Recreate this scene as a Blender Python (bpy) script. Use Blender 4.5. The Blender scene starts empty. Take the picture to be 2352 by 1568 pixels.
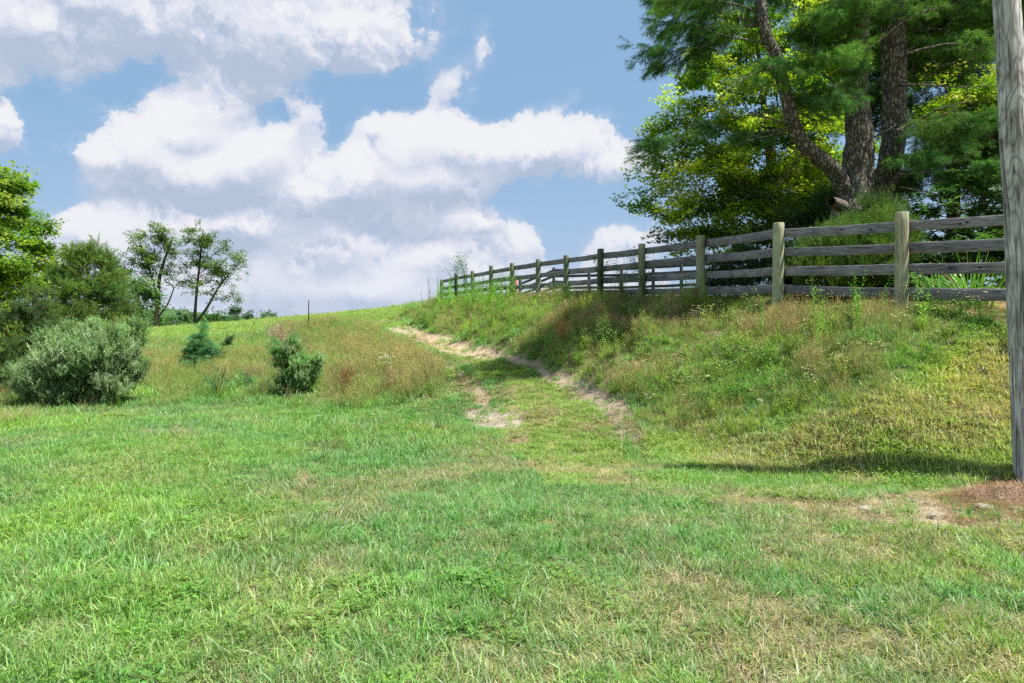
import bpy, math, random
import numpy as np
from mathutils import Vector, Matrix, noise as mnoise

random.seed(7)
RNG = np.random.default_rng(11)
SC = bpy.context.scene
COL = SC.collection
R = math.radians

# ------------------------------------------------------------------ camera, sky, sun, exposure
CAM_H = 1.6
FPX, CX, CY = 1568.0, 1176.0, 784.0          # the photograph measured on a 2352 x 1568 sheet, 24 mm lens
cam_d = bpy.data.cameras.new('camera')
cam_d.lens = 24.0
cam_d.sensor_width = 36.0
cam_d.clip_end = 6000
cam_d.clip_start = 0.05
cam = bpy.data.objects.new('camera', cam_d)
COL.objects.link(cam)
cam.location = (0, 0, CAM_H)
cam.rotation_euler = (R(90), 0, 0)
SC.camera = cam

SUN_EL, SUN_AZ = R(63), R(106)                 # azimuth measured from +Y towards +X
SKY_STRENGTH = 0.128
EXPOSURE = 1.06
sun_d = bpy.data.lights.new('sun', 'SUN')
sun_d.energy = 4.6
sun_d.angle = R(0.6)
sun_d.color = (1.0, 0.96, 0.88)
sun = bpy.data.objects.new('sun', sun_d)
COL.objects.link(sun)
sun_dir = Vector((math.sin(SUN_AZ) * math.cos(SUN_EL), math.cos(SUN_AZ) * math.cos(SUN_EL), math.sin(SUN_EL)))
sun.rotation_euler = sun_dir.to_track_quat('Z', 'Y').to_euler()
sun.location = (20, -5, 30)

SC.view_settings.view_transform = 'Standard'
SC.view_settings.look = 'None'
SC.view_settings.gamma = 1.0
SC.view_settings.use_curve_mapping = False
SC.view_settings.exposure = EXPOSURE
SC.render.engine = 'CYCLES'
SC.cycles.max_bounces = 6
SC.cycles.diffuse_bounces = 3
SC.cycles.glossy_bounces = 2
SC.cycles.transmission_bounces = 3
SC.cycles.transparent_max_bounces = 6
SC.cycles.use_denoising = False


class NT:
    """short hand for building node trees"""
    def __init__(self, tree):
        self.t = tree
        self.n = tree.nodes
        self.l = tree.links

    def new(self, typ, **kw):
        nd = self.n.new(typ)
        for k, v in kw.items():
            setattr(nd, k, v)
        return nd

    def put(self, sock, v):
        if v is None:
            return
        if isinstance(v, bpy.types.NodeSocket):
            self.l.new(v, sock)
        else:
            if sock.type == 'RGBA' and len(v) == 3:
                v = (*v, 1)
            sock.default_value = v

    def math(self, op, a, b=None, c=None, clamp=False):
        nd = self.new('ShaderNodeMath', operation=op, use_clamp=clamp)
        self.put(nd.inputs[0], a)
        if b is not None:
            self.put(nd.inputs[1], b)
        if c is not None:
            self.put(nd.inputs[2], c)
        return nd.outputs[0]

    def vmath(self, op, a, b=None, scale=None):
        nd = self.new('ShaderNodeVectorMath', operation=op)
        self.put(nd.inputs[0], a)
        if b is not None:
            self.put(nd.inputs[1], b)
        if scale is not None:
            self.put(nd.inputs['Scale'], scale)
        return nd.outputs['Value'] if op in ('LENGTH', 'DOT_PRODUCT') else nd.outputs[0]

    def noise(self, vec, scale, detail=4, rough=0.5, dist=0.0, out='Fac'):
        nd = self.new('ShaderNodeTexNoise')
        self.put(nd.inputs['Vector'], vec)
        nd.inputs['Scale'].default_value = scale
        nd.inputs['Detail'].default_value = detail
        nd.inputs['Roughness'].default_value = rough
        nd.inputs['Distortion'].default_value = dist
        return nd.outputs[out]

    def ramp(self, fac, stops, interp='LINEAR'):
        nd = self.new('ShaderNodeValToRGB')
        cr = nd.color_ramp
        cr.interpolation = interp
        while len(cr.elements) < len(stops):
            cr.elements.new(0.5)
        for e, (p, c) in zip(cr.elements, stops):
            e.position = p
            e.color = (*c, 1) if len(c) == 3 else c
        self.put(nd.inputs[0], fac)
        return nd.outputs[0]

    def mix(self, fac, a, b, mode='MIX'):
        nd = self.new('ShaderNodeMix', data_type='RGBA', blend_type=mode)
        self.put(nd.inputs[0], fac)
        self.put(nd.inputs[6], a)
        self.put(nd.inputs[7], b)
        return nd.outputs[2]

    def smooth(self, x, a, b, lo=0.0, hi=1.0):
        nd = self.new('ShaderNodeMapRange', interpolation_type='SMOOTHSTEP')
        self.put(nd.inputs[0], x)
        for i, v in zip((1, 2, 3, 4), (a, b, lo, hi)):
            nd.inputs[i].default_value = v
        return nd.outputs[0]

    def sep(self, v):
        nd = self.new('ShaderNodeSeparateXYZ')
        self.put(nd.inputs[0], v)
        return nd.outputs

    def comb(self, x, y, z):
        nd = self.new('ShaderNodeCombineXYZ')
        for i, v in enumerate((x, y, z)):
            self.put(nd.inputs[i], v)
        return nd.outputs[0]


def px_to_azel(x, y):
    return math.atan2(x - CX, FPX), math.atan2(CY - y, math.hypot(FPX, x - CX))


# cumulus banks seen in the photograph: centre, half widths on the sheet, weight
CLOUDS = [
    (40, 70, 330, 125, 1.0), (330, 50, 260, 105, 0.95), (560, 90, 250, 120, 1.0), (800, 70, 170, 110, 1.0),
    (190, 160, 110, 42, 0.8), (560, 190, 190, 55, 0.75), (890, 130, 80, 50, 0.7),
    (430, 275, 120, 85, 1.1), (320, 350, 140, 110, 1.1), (470, 390, 250, 110, 1.15), (580, 370, 120, 90, 1.0),
    (640, 330, 60, 50, 0.7), (705, 275, 42, 55, 0.55),
    (10, 270, 62, 62, 0.8), (20, 330, 60, 40, 0.6),
    (940, 310, 80, 75, 1.0), (1060, 330, 150, 85, 1.1), (1230, 330, 150, 75, 1.1), (1340, 320, 80, 60, 0.85),
    (1000, 410, 190, 80, 1.0), (800, 400, 130, 75, 1.0), (700, 440, 130, 70, 0.95), (1390, 385, 130, 38, 0.9),
    (1270, 400, 60, 25, 0.7), (960, 480, 120, 60, 0.8),
    (865, 268, 38, 32, 0.65), (812, 300, 22, 24, 0.55), (1045, 205, 50, 50, 0.65), (1100, 120, 18, 40, 0.42),
    (1283, 222, 18, 20, 0.5), (1010, 235, 40, 15, 0.5),
    (180, 505, 70, 50, 1.0), (330, 520, 120, 50, 0.9), (520, 520, 200, 50, 0.9), (250, 570, 130, 50, 0.8),
    (1080, 520, 90, 42, 1.0), (1190, 560, 60, 55, 0.85), (1000, 590, 170, 55, 1.0), (1140, 620, 130, 55, 0.8),
    (750, 560, 160, 55, 0.85), (640, 640, 200, 50, 0.85), (860, 660, 220, 50, 0.85), (1430, 530, 80, 35, 0.5),
    (600, 720, 330, 38, 0.9), (950, 715, 220, 32, 0.9), (200, 720, 260, 40, 0.9), (1250, 700, 300, 30, 0.7),
    (1380, 600, 110, 40, 0.6), (450, 640, 200, 60, 0.7), (200, 640, 200, 60, 0.8), (1300, 660, 250, 35, 0.7),
]


SHADE = [  # grey blue bellies and thin veils: centre, half widths, how dark
    (100, 110, 330, 60, 0.75), (420, 150, 260, 50, 0.6), (300, 60, 200, 60, 0.3), (560, 200, 160, 45, 0.9), (700, 140, 170, 50, 0.3), (470, 470, 260, 42, 1.0),
    (330, 440, 160, 30, 0.7), (640, 430, 100, 40, 0.7), (900, 490, 190, 55, 0.8), (760, 540, 200, 45, 0.9), (1130, 430, 120, 45, 0.45), (560, 560, 190, 40, 0.8),
    (1110, 548, 110, 16, 1.0), (1000, 560, 140, 24, 0.6), (620, 600, 160, 35, 0.6), (800, 690, 250, 30, 0.7), (560, 690, 120, 30, 0.5), (1250, 640, 160, 30, 0.4),
    (20, 330, 60, 50, 0.5), (200, 420, 60, 60, 0.5), (1390, 360, 90, 25, 0.4),
]
HOLES = [(330, 155, 75, 38), (110, 260, 55, 75), (790, 225, 60, 50), (850, 215, 60, 35), (950, 215, 50, 60), (1130, 215, 60, 60), (1290, 455, 160, 40), (780, 300, 20, 30),
         (760, 260, 30, 60), (630, 265, 25, 22), (1330, 500, 130, 30), (1300, 560, 60, 50), (920, 570, 40, 14), (240, 200, 70, 25), (60, 210, 60, 14), (610, 290, 40, 16),
         (120, 400, 50, 60), (1160, 470, 50, 20), (1050, 255, 60, 14), (30, 420, 60, 50)]
LIT = [(430, 240, 110, 50), (300, 320, 100, 60), (560, 350, 100, 50), (960, 290, 80, 50), (1060, 300, 130, 40), (1240, 300, 150, 40), (180, 490, 70, 30),
       (640, 500, 90, 22), (250, 545, 160, 30), (960, 580, 120, 30), (1060, 515, 60, 20), (1180, 530, 50, 30), (730, 400, 90, 40), (860, 340, 90, 40),
       (840, 60, 130, 60), (30, 240, 50, 40), (400, 520, 60, 20), (820, 640, 160, 25), (1390, 380, 90, 20), (470, 380, 70, 30)]
AZ0, AZ1 = -0.70, 0.27
NB = 21
DEL = 0.0255
ELS = [0.0 + DEL * k for k in range(NB)]      # elevation of each band of the cloud map


def cloud_maps():
    """coarse coverage and shade maps over azimuth (32 columns) and elevation (21 bands)"""
    cov = np.zeros((NB, 32))
    shd = np.zeros((NB, 32))
    for k, e in enumerate(ELS):
        for j in range(32):
            az = AZ0 + (AZ1 - AZ0) * j / 31
            x = CX + FPX * math.tan(az)
            y = CY - math.tan(e) * math.hypot(FPX, x - CX)
            best = -0.7
            for (cx, cy, rx, ry, wt) in CLOUDS:
                l = math.hypot((x - cx) / (rx * 1.12), (y - cy) / (ry * 1.12))
                best = max(best, wt * (1.0 - l))
            hole = 0.0
            for (cx, cy, rx, ry) in HOLES:
                l2 = ((x - cx) / (rx * 1.15)) ** 2 + ((y - cy) / (ry * 1.25)) ** 2
                hole = max(hole, math.exp(-l2))
            cov[k, j] = best - 0.62 * hole - (0.7 if j == 31 else 0)
            s = 0.0
            for (cx, cy, rx, ry, wt) in SHADE:
                l2 = ((x - cx) / (rx * 1.1)) ** 2 + ((y - cy) / (ry * 1.15)) ** 2
                s = max(s, wt * math.exp(-l2))
            u = 0.0
            for (cx, cy, rx, ry) in LIT:
                l2 = ((x - cx) / (rx * 1.1)) ** 2 + ((y - cy) / (ry * 1.2)) ** 2
                u = max(u, math.exp(-l2))
            shd[k, j] = 0.5 + 0.5 * u - 0.5 * s
    return np.clip((cov + 0.8) / 2.2, 0, 1), np.clip(shd, 0, 1)


def make_world():
    w = bpy.data.worlds.new('World')
    SC.world = w
    w.use_nodes = True
    w.node_tree.nodes.clear()
    t = NT(w.node_tree)
    out = t.new('ShaderNodeOutputWorld')
    bg = t.new('ShaderNodeBackground')
    t.l.new(bg.outputs[0], out.inputs[0])
    sky = t.new('ShaderNodeTexSky', sky_type='NISHITA')
    sky.sun_disc = False
    sky.sun_elevation = SUN_EL
    sky.sun_rotation = SUN_AZ
    sky.altitude = 300
    sky.air_density = 1.0
    sky.dust_density = 1.2
    sky.ozone_density = 1.5
    tc = t.new('ShaderNodeTexCoord')
    d = t.vmath('NORMALIZE', tc.outputs['Generated'])
    wn = t.noise(d, 10.0, 5, 0.66, 0.0, 'Color')
    wv = t.vmath('MULTIPLY', t.vmath('SUBTRACT', wn, (0.5, 0.5, 0.5)), (0.085, 0.085, 0.07))
    dw = t.vmath('ADD', d, wv)
    x, y, z = t.sep(dw)
    zz = t.sep(d)[2]
    az = t.math('ARCTAN2', x, y)
    u = t.math('MULTIPLY_ADD', az, 1 / (AZ1 - AZ0), -AZ0 / (AZ1 - AZ0), clamp=True)
    cov, shd = cloud_maps()

    def column(m, k):
        nd = t.new('ShaderNodeValToRGB')
        cr = nd.color_ramp
        cr.interpolation = 'LINEAR'
        while len(cr.elements) < 32:
            cr.elements.new(0.5)
        for j, e in enumerate(cr.elements):
            e.position = j / 31
        for j, e in enumerate(cr.elements):
            e.color = (m[k, j], m[k + 1, j], m[k + 2, j], 1)
        t.put(nd.inputs[0], u)
        return nd.outputs[0]
    cc = [column(cov, k) for k in range(0, NB, 3)]
    sc_ = [column(shd, k) for k in range(0, NB, 3)]

    def bands(el, cols_list):
        outs = [None] * len(cols_list)
        ev = t.comb(el, el, el)
        for i, k in enumerate(range(0, NB, 3)):
            q = t.vmath('SUBTRACT', ev, (ELS[k], ELS[k + 1], ELS[k + 2]))
            if k + 3 >= NB:      # the topmost band goes on upwards
                q = t.vmath('MINIMUM', q, (9, 9, 0.0))
            q = t.vmath('ABSOLUTE', q)
            nd = t.new('ShaderNodeVectorMath', operation='MULTIPLY_ADD')
            t.put(nd.inputs[0], q)
            s = -1 / DEL
            nd.inputs[1].default_value = (s, s, s)
            nd.inputs[2].default_value = (1, 1, 1)
            wgt = t.vmath('MAXIMUM', nd.outputs[0], (0, 0, 0))
            for n_, cols in enumerate(cols_list):
                v = t.vmath('DOT_PRODUCT', wgt, cols[i])
                outs[n_] = v if outs[n_] is None else t.math('ADD', outs[n_], v)
        return outs
    el = t.math('ARCSINE', z)
    c1, s1 = bands(el, [cc, sc_])
    (c2,) = bands(t.math('ADD', el, 0.024), [cc])
    # scattered cumulus everywhere else in the sky
    gen = t.noise(t.vmath('MULTIPLY', d, (1, 1, 2.0)), 3.0, 2, 0.5)
    gen = t.math('MULTIPLY_ADD', gen, 1.6, -0.42)
    yy = t.sep(d)[1]
    front = t.math('MULTIPLY', t.smooth(yy, 0.50, 0.68), t.smooth(zz, 0.60, 0.47))
    gmix = lambda c: t.math('ADD', t.math('MULTIPLY', c, front), t.math('MULTIPLY', gen, t.math('SUBTRACT', 1.0, front)))
    c1, c2 = gmix(c1), gmix(c2)

    def detail(v):
        n1 = t.noise(v, 15.0, 7, 0.6)
        bil = t.math('ABSOLUTE', t.math('SUBTRACT', n1, 0.5))
        return t.math('ADD', t.math('MULTIPLY', n1, 0.95), t.math('MULTIPLY', bil, -1.7))
    n_a = detail(dw)
    n_b = detail(t.vmath('ADD', dw, (0.006, 0, 0.014)))
    big = t.noise(dw, 3.6, 2, 0.5)
    d1 = t.math('ADD', t.math('MULTIPLY_ADD', c1, 3.0, -1.30), n_a)
    d2 = t.math('ADD', t.math('MULTIPLY_ADD', c2, 3.0, -1.30), n_b)
    diff = t.math('SUBTRACT', d1, d2)
    lit = t.math('MULTIPLY_ADD', diff, 0.85, 0.10)
    lit = t.math('ADD', lit, t.math('MULTIPLY', t.math('SUBTRACT', n_a, n_b), 0.6))
    shade = t.math('ADD', t.math('MULTIPLY', s1, front), t.math('MULTIPLY', t.math('SUBTRACT', 1.0, front), 0.5))
    lit = t.math('ADD', lit, t.math('MULTIPLY', shade, 0.85))
    lit = t.math('ADD', lit, t.math('MULTIPLY_ADD', big, 0.5, -0.25))
    lit = t.math('SUBTRACT', lit, t.smooth(zz, 0.28, 0.40, 0.0, 0.20), clamp=True)
    ccol = t.ramp(lit, [(0.0, (1.72, 2.05, 2.62)), (0.35, (2.18, 2.42, 2.95)), (0.62, (2.80, 2.88, 3.25)), (1.0, (3.3, 3.32, 3.46))])
    ccol = t.mix(t.smooth(zz, 0.0, 0.20, 0.40, 0.0), ccol, (2.25, 2.55, 3.15))
    cv = t.math('ADD', t.math('MULTIPLY', t.smooth(d1, 0.0, 0.18), 0.5), t.math('MULTIPLY', t.smooth(d1, -0.32, 0.55), 0.5))
    blue = t.mix(t.smooth(zz, 0.0, 0.40, 0.9, 0.85), sky.outputs[0], (0.98, 1.64, 2.48))
    blue = t.mix(t.smooth(zz, 0.0, 0.30, 0.8, 0.0), blue, (1.9, 2.35, 3.05))
    col = t.mix(cv, blue, ccol)
    col = t.mix(t.smooth(zz, -0.02, 0.0), (0.5, 0.7, 0.35), col)
    t.l.new(col, bg.inputs['Color'])
    bg.inputs['Strength'].default_value = SKY_STRENGTH
    w.cycles.sampling_method = 'MANUAL'
    w.cycles.sample_map_resolution = 512


make_world()


# ------------------------------------------------------------------ helpers
def mesh_np(name, verts, faces, uniform=None, attrs=None, mat=None, smooth=False):
    """verts (n,3); faces: list of index arrays (k, m) that may differ in m"""
    me = bpy.data.meshes.new(name)
    verts = np.asarray(verts, dtype=np.float32)
    me.vertices.add(len(verts))
    me.vertices.foreach_set('co', verts.ravel())
    if faces:
        groups = [np.asarray(f, dtype=np.int32) for f in faces if len(f)]
        tot = sum(g.shape[0] for g in groups)
        loops = np.concatenate([g.ravel() for g in groups])
        sizes = np.concatenate([np.full(g.shape[0], g.shape[1], dtype=np.int32) for g in groups])
        starts = np.concatenate([[0], np.cumsum(sizes)[:-1]]).astype(np.int32)
        me.loops.add(len(loops))
        me.loops.foreach_set('vertex_index', loops)
        me.polygons.add(tot)
        me.polygons.foreach_set('loop_start', starts)
        me.polygons.foreach_set('loop_total', sizes)
        if smooth:
            me.polygons.foreach_set('use_smooth', np.ones(tot, dtype=bool))
    for an, (kind, data) in (attrs or {}).items():
        a = me.attributes.new(an, kind, 'POINT')
        data = np.asarray(data)
        if kind == 'FLOAT_COLOR':
            if data.shape[1] == 3:
                data = np.hstack([data, np.ones((len(data), 1))])
            a.data.foreach_set('color', data.astype(np.float32).ravel())
        elif kind == 'FLOAT_VECTOR':
            a.data.foreach_set('vector', data.astype(np.float32).ravel())
        elif kind == 'FLOAT':
            a.data.foreach_set('value', data.astype(np.float32).ravel())
        elif kind == 'INT':
            a.data.foreach_set('value', data.astype(np.int32).ravel())
    if mat:
        me.materials.append(mat)
    me.update(calc_edges=True)
    return me


def obj(name, me, parent=None, loc=None):
    o = bpy.data.objects.new(name, me)
    COL.objects.link(o)
    if parent is not None:
        o.parent = parent
    if loc is not None:
        o.location = loc
    return o


def tag(o, label=None, cat=None, group=None, kind=None):
    if label:
        o['label'] = label
    if cat:
        o['category'] = cat
    if group:
        o['group'] = group
    if kind:
        o['kind'] = kind
    return o


def thing(name, label, cat, loc=(0, 0, 0), group=None, rz=0.0):
    o = bpy.data.objects.new(name, None)
    o.empty_display_size = 0.2
    COL.objects.link(o)
    o.location = loc
    o.rotation_euler = (0, 0, rz)
    return tag(o, label, cat, group)


def copy_tree(o, parent=None):
    c = o.copy()
    COL.objects.link(c)
    c.parent = parent
    for ch in list(o.children):
        copy_tree(ch, c)
    return c


def at(px, py, D):
    """photograph position and distance -> place in the scene"""
    return np.array([(px - CX) / FPX * D, D, CAM_H + (CY - py) / FPX * D])


_h = np.random.default_rng(5).random((256, 256))


def vnoise(x, y):
    xi = np.floor(x).astype(int)
    yi = np.floor(y).astype(int)
    fx, fy = x - xi, y - yi
    fx = fx * fx * (3 - 2 * fx)
    fy = fy * fy * (3 - 2 * fy)
    a = _h[xi & 255, yi & 255]
    b = _h[(xi + 1) & 255, yi & 255]
    c = _h[xi & 255, (yi + 1) & 255]
    d = _h[(xi + 1) & 255, (yi + 1) & 255]
    return (a * (1 - fx) + b * fx) * (1 - fy) + (c * (1 - fx) + d * fx) * fy


def fbm(x, y, scale=1.0, octv=4):
    x = np.asarray(x) * scale
    y = np.asarray(y) * scale
    s, a, n = 0, 0.5, 0
    for k in range(octv):
        s = s + a * vnoise(x + 17.3 * k, y - 9.1 * k)
        n += a
        x, y, a = x * 2.03, y * 2.03, a * 0.5
    return s / n


# ------------------------------------------------------------------ terrain heights
FENCE = [  # post x, post top y, distance, four board heights on the sheet
    (2509, 455, 8.35, (487, 548, 607, 676)),
    (2070, 488, 10.1, (518, 569, 617, 673)),
    (1787, 512, 12.0, (535, 578, 622, 663)),
    (1610, 541, 14.4, (558, 593, 631, 667)),
    (1475, 560, 16.6, (576, 606, 637, 669)),
    (1378, 571, 18.6, (587, 617, 644, 672)),
    (1300, 586, 20.9, (597, 623, 651, 674)),
    (1236, 595, 23.0, (606, 632, 656, 677)),
    (1176.6, 604, 25.2, (615, 638, 659, 678)),
    (1128, 610, 27.5, (624, 644, 662, 679)),
    (1085.6, 622, 30.0, (632, 652, 668, 682)),
    (1047.6, 630, 32.5, (638, 657, 672, 685)),
    (1014, 642, 35.0, (646, 662, 676, 688)),
]
FS = 1.2
FENCE = [(a, b, c * FS, d) for a, b, c, d in FENCE]
FENCE_BASE = [(7.1 * FS, 8.35 * FS, 2.2)] + [tuple(at(x, y, D * FS)) for x, y, D in (
    (2070, 716, 10.1), (1787, 700, 12.0), (1610, 697, 14.4), (1475, 694, 16.6), (1378, 693, 18.6), (1300, 692, 20.9),
    (1236, 692, 23.0), (1176.6, 691, 25.2), (1128, 691, 27.5), (1085.6, 692, 30.0), (1047.6, 693, 32.5), (1014, 693, 35.0))]
FB = np.array(FENCE_BASE)

TOE = [(1600, 1040, 9.8), (1520, 1025, 10.3), (1455, 1005, 10.8), (1440, 960, 12), (1400, 925, 13.2), (1350, 890, 14.5), (1295, 865, 16.2),
       (1240, 840, 18), (1160, 815, 21), (1080, 795, 24), (1030, 782, 27), (980, 768, 30), (900, 749, 36)]
PAIR = {(1350, 890): 3, (1295, 865): 4, (1240, 840): 5, (1160, 815): 6, (1080, 795): 7,
        (1030, 782): 9, (980, 768): 10, (900, 749): 12}


def build_ctrl():
    P = []
    for Y in (-60, -20, -6, 0, 4):
        for X in (-60, -30, -14, -6, -1, 3, 7, 14, 30, 60):
            P.append((X, Y, 0.0))
    for X in (-20, -12, -7, -4, -2, 0, 2, 4, 5.5):
        P.append((X, 7.0, 0.0))
    for a in ((0, 1000, 11.6), (300, 1000, 11.6), (600, 1000, 11.6), (900, 1000, 11.6), (0, 950, 15.1), (300, 948, 15.3), (600, 938, 16.3),
              (900, 940, 16.1), (1080, 960, 14.0)):
        P.append(tuple(at(*a)))
    # weedy slope on the left, its brow and the field behind
    for a in ((150, 900, 19.5), (400, 885, 19.6), (700, 885, 19.0), (900, 890, 18.0), (450, 830, 24.0), (700, 830, 22.5), (850, 830, 21.5),
              (970, 860, 19), (340, 800, 30), (500, 790, 31), (600, 776, 31), (700, 758, 31), (770, 748, 32), (830, 742, 36)):
        P.append(tuple(at(*a)))
    for a in ((330, 757, 45), (480, 746, 46), (560, 740, 46), (700, 727, 46), (780, 721, 46), (860, 713, 46), (940, 705, 44), (1000, 696, 47),
              (1100, 690, 50)):
        P.append(tuple(at(*a)))
    P += [(-24, 70, 1.9), (-14, 72, 2.4), (-5, 72, 2.9), (4, 72, 3.3), (14, 72, 3.4), (-30, 110, 0.5), (0, 110, 1.2), (30, 110, 2.0),
          (-80, 80, 0.5), (-30, 20, 0.3), (-26, 32, 0.9), (-18, 26, 0.6), (-40, 50, 1.2), (-60, 30, 0.2), (-15, 20, 0.2), (-13, 17, 0.05)]
    # the track
    for a in ((1290, 1000, 11.5), (1200, 1000, 11.5), (1230, 935, 13.6), (1180, 885, 15.7), (1100, 845, 18.4), (1150, 850, 17.8), (1020, 803, 22.5),
              (1060, 806, 22.5), (940, 770, 28), (890, 752, 33), (845, 738, 38)):
        P.append(tuple(at(*a)))
    # cut bank between the track and the fence
    for t in TOE:
        a = at(*t)
        P.append(tuple(a))
        k = PAIR.get((t[0], t[1]))
        if k is not None:
            f = FB[k]
            steep = 0.32 if t[2] > 13 else 0.12
            for s, p in ((0.13, steep), (0.45, 0.66), (0.75, 0.88)):
                q = a + (f - a) * s
                P.append((q[0], q[1], a[2] + (f[2] - a[2]) * p))
    # gentler mown slope on the right, down to the pole
    for a in ((1700, 1060, 9.1), (1900, 1078, 8.5), (2100, 1088, 8.25), (2330, 1098, 8.0), (2600, 1098, 8.0), (1800, 1070, 8.8)):
        P.append(tuple(at(*a)))
    for x in (2000, 2150, 2300, 2450):
        for (y, D) in ((960, 9), (903, 9.5), (850, 10), (800, 10.5), (760, 11)):
            P.append(tuple(at(x, y, D)))
    for a in ((1800, 950, 10), (1800, 871, 11), (1800, 804, 12), (1800, 748, 13), (1900, 910, 10), (1900, 800, 11.4), (1600, 954, 11), (1600, 868, 12.5), (1600, 802, 14),
              (1600, 732, 16), (1500, 948, 12), (1500, 858, 14), (1500, 790, 16), (1500, 735, 18), (1700, 960, 10.4), (1700, 800, 13), (1420, 860, 15.5), (1420, 790, 18)):
        P.append(tuple(at(*a)))
    P += [(10.8, 8.9, 2.2), (14, 7.8, 2.3), (11, 7.9, 1.2), (10.5, 6.7, 0.1), (14, 5.4, 0.3)]
    for f in FB:
        P.append(tuple(f))
    # knoll under the pines and the plateau behind the fence
    P += [(9.8, 13.2, 2.4), (11.4, 15.6, 2.7), (8.9, 17.4, 2.9), (7.2, 16.8, 2.75), (6.4, 18.6, 2.8), (6.0, 21.6, 2.9), (4.2, 26.4, 3.15), (2.6, 32.4, 3.5),
          (14, 18, 3.0), (19, 28, 3.1), (30, 14, 2.9), (9.6, 26, 3.1), (2.4, 41, 4.15), (8.4, 41, 3.8), (0, 48, 4.5), (14, 48, 3.6), (30, 48, 3.3),
          (1, 60, 4.2), (14, 66, 3.7), (60, 60, 3.4), (70, 12, 3.0)]
    for X in (-700, -350, 0, 350, 700):
        for Y in (-300, 300, 700, 1500):
            P.append((X, Y, -3.0 if Y > 0 else 0.0))
    P = np.array(P, dtype=float)
    return P


CTRL = build_ctrl()


def _kern(r):
    return -np.sqrt(r * r + 0.09)


def _solve():
    d = np.linalg.norm(CTRL[:, None, :2] - CTRL[None, :, :2], axis=2)
    A = _kern(d) - 0.02 * np.eye(len(CTRL))
    n = len(CTRL)
    M = np.zeros((n + 1, n + 1))
    M[:n, :n] = A
    M[:n, n] = 1
    M[n, :n] = 1
    return np.linalg.solve(M, np.append(CTRL[:, 2], 0))


WT = _solve()


def sinh_axis(a, b, n, c, k):
    """coordinates from a to b, densest round c"""
    u0, u1 = math.asinh((a - c) / k), math.asinh((b - c) / k)
    return c + k * np.sinh(np.linspace(u0, u1, n))


GX = sinh_axis(-1400, 1400, 640, 0.5, 4.5)
GY = sinh_axis(-250, 2500, 640, 11.0, 5.0)
gxx, gyy = np.meshgrid(GX, GY)
HZ = np.full(gxx.shape, WT[-1])
for i in range(len(CTRL)):
    HZ += WT[i] * _kern(np.hypot(gxx - CTRL[i, 0], gyy - CTRL[i, 1]))
_bk = np.clip((gxx - np.interp(gyy, [10.8, 14.5, 18, 24, 36], [1.9, 1.6, .75, -1.5, -6.3])) / .8, 0, 1) * np.clip(1.2 - (gxx - np.interp(gyy, [10, 12, 17, 28, 42], [8.5, 6.9, 4.8, 1.0, -4.3])) / .8, 0, 1) * np.clip((gyy - 9.5) / 2, 0, 1) * np.clip((44 - gyy) / 5, 0, 1)
HZ += (fbm(gxx + 5, gyy + 3, 0.95, 3) - 0.5) * 0.38 * _bk
HZ += (fbm(gxx, gyy, 0.35, 3) - 0.5) * 0.16 * np.clip((gyy - 2) / 8, 0, 1) + (fbm(gxx, gyy, 2.1, 3) - 0.5) * 0.07


def gz(X, Y):
    X = np.atleast_1d(np.asarray(X, float))
    Y = np.atleast_1d(np.asarray(Y, float))
    i = np.clip(np.searchsorted(GX, X) - 1, 0, len(GX) - 2)
    j = np.clip(np.searchsorted(GY, Y) - 1, 0, len(GY) - 2)
    fx = (X - GX[i]) / (GX[i + 1] - GX[i])
    fy = (Y - GY[j]) / (GY[j + 1] - GY[j])
    return (HZ[j, i] * (1 - fx) + HZ[j, i + 1] * fx) * (1 - fy) + (HZ[j + 1, i] * (1 - fx) + HZ[j + 1, i + 1] * fx) * fy


def g1(X, Y):
    return float(gz(X, Y)[0])


def proj(X, Y, Z):
    Yc = np.maximum(Y, 0.3)
    return CX + FPX * X / Yc, CY - FPX * (Z - CAM_H) / Yc


def inside(poly, x, y):
    poly = np.array(poly, float)
    r = np.zeros(np.shape(x), bool)
    n = len(poly)
    for i in range(n):
        x0, y0 = poly[i]
        x1, y1 = poly[(i + 1) % n]
        c = ((y0 > y) != (y1 > y))
        with np.errstate(divide='ignore', invalid='ignore'):
            xi = (x1 - x0) * (y - y0) / (y1 - y0 + 1e-12) + x0
        r ^= c & (x < xi)
    return r


DIRT = [
    [(868, 738), (930, 746), (960, 753), (1060, 779), (1130, 798), (1175, 815), (1145, 828), (1080, 820), (1005, 803), (935, 779), (885, 754)],
    [(1130, 800), (1215, 822), (1270, 845), (1250, 862), (1200, 838), (1140, 822)],
    [(1215, 828), (1290, 850), (1355, 875), (1412, 905), (1458, 940), (1482, 985), (1480, 1025), (1420, 1012), (1388, 965), (1350, 925), (1290, 888), (1225, 855)],
    [(1062, 938), (1110, 934), (1150, 945), (1195, 942), (1215, 962), (1180, 985), (1110, 988), (1075, 962)],
    [(1000, 816), (1060, 850), (1112, 884), (1128, 915), (1115, 938), (1092, 925), (1086, 905), (1042, 864), (988, 828)],
    [(1680, 1150), (1780, 1150), (1900, 1158), (1990, 1142), (2080, 1136), (2190, 1142), (2262, 1104), (2420, 1095), (2560, 1120), (2560, 1210), (2200, 1216), (2050, 1212), (1950, 1198), (1860, 1182), (1760, 1172)],
]
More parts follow.
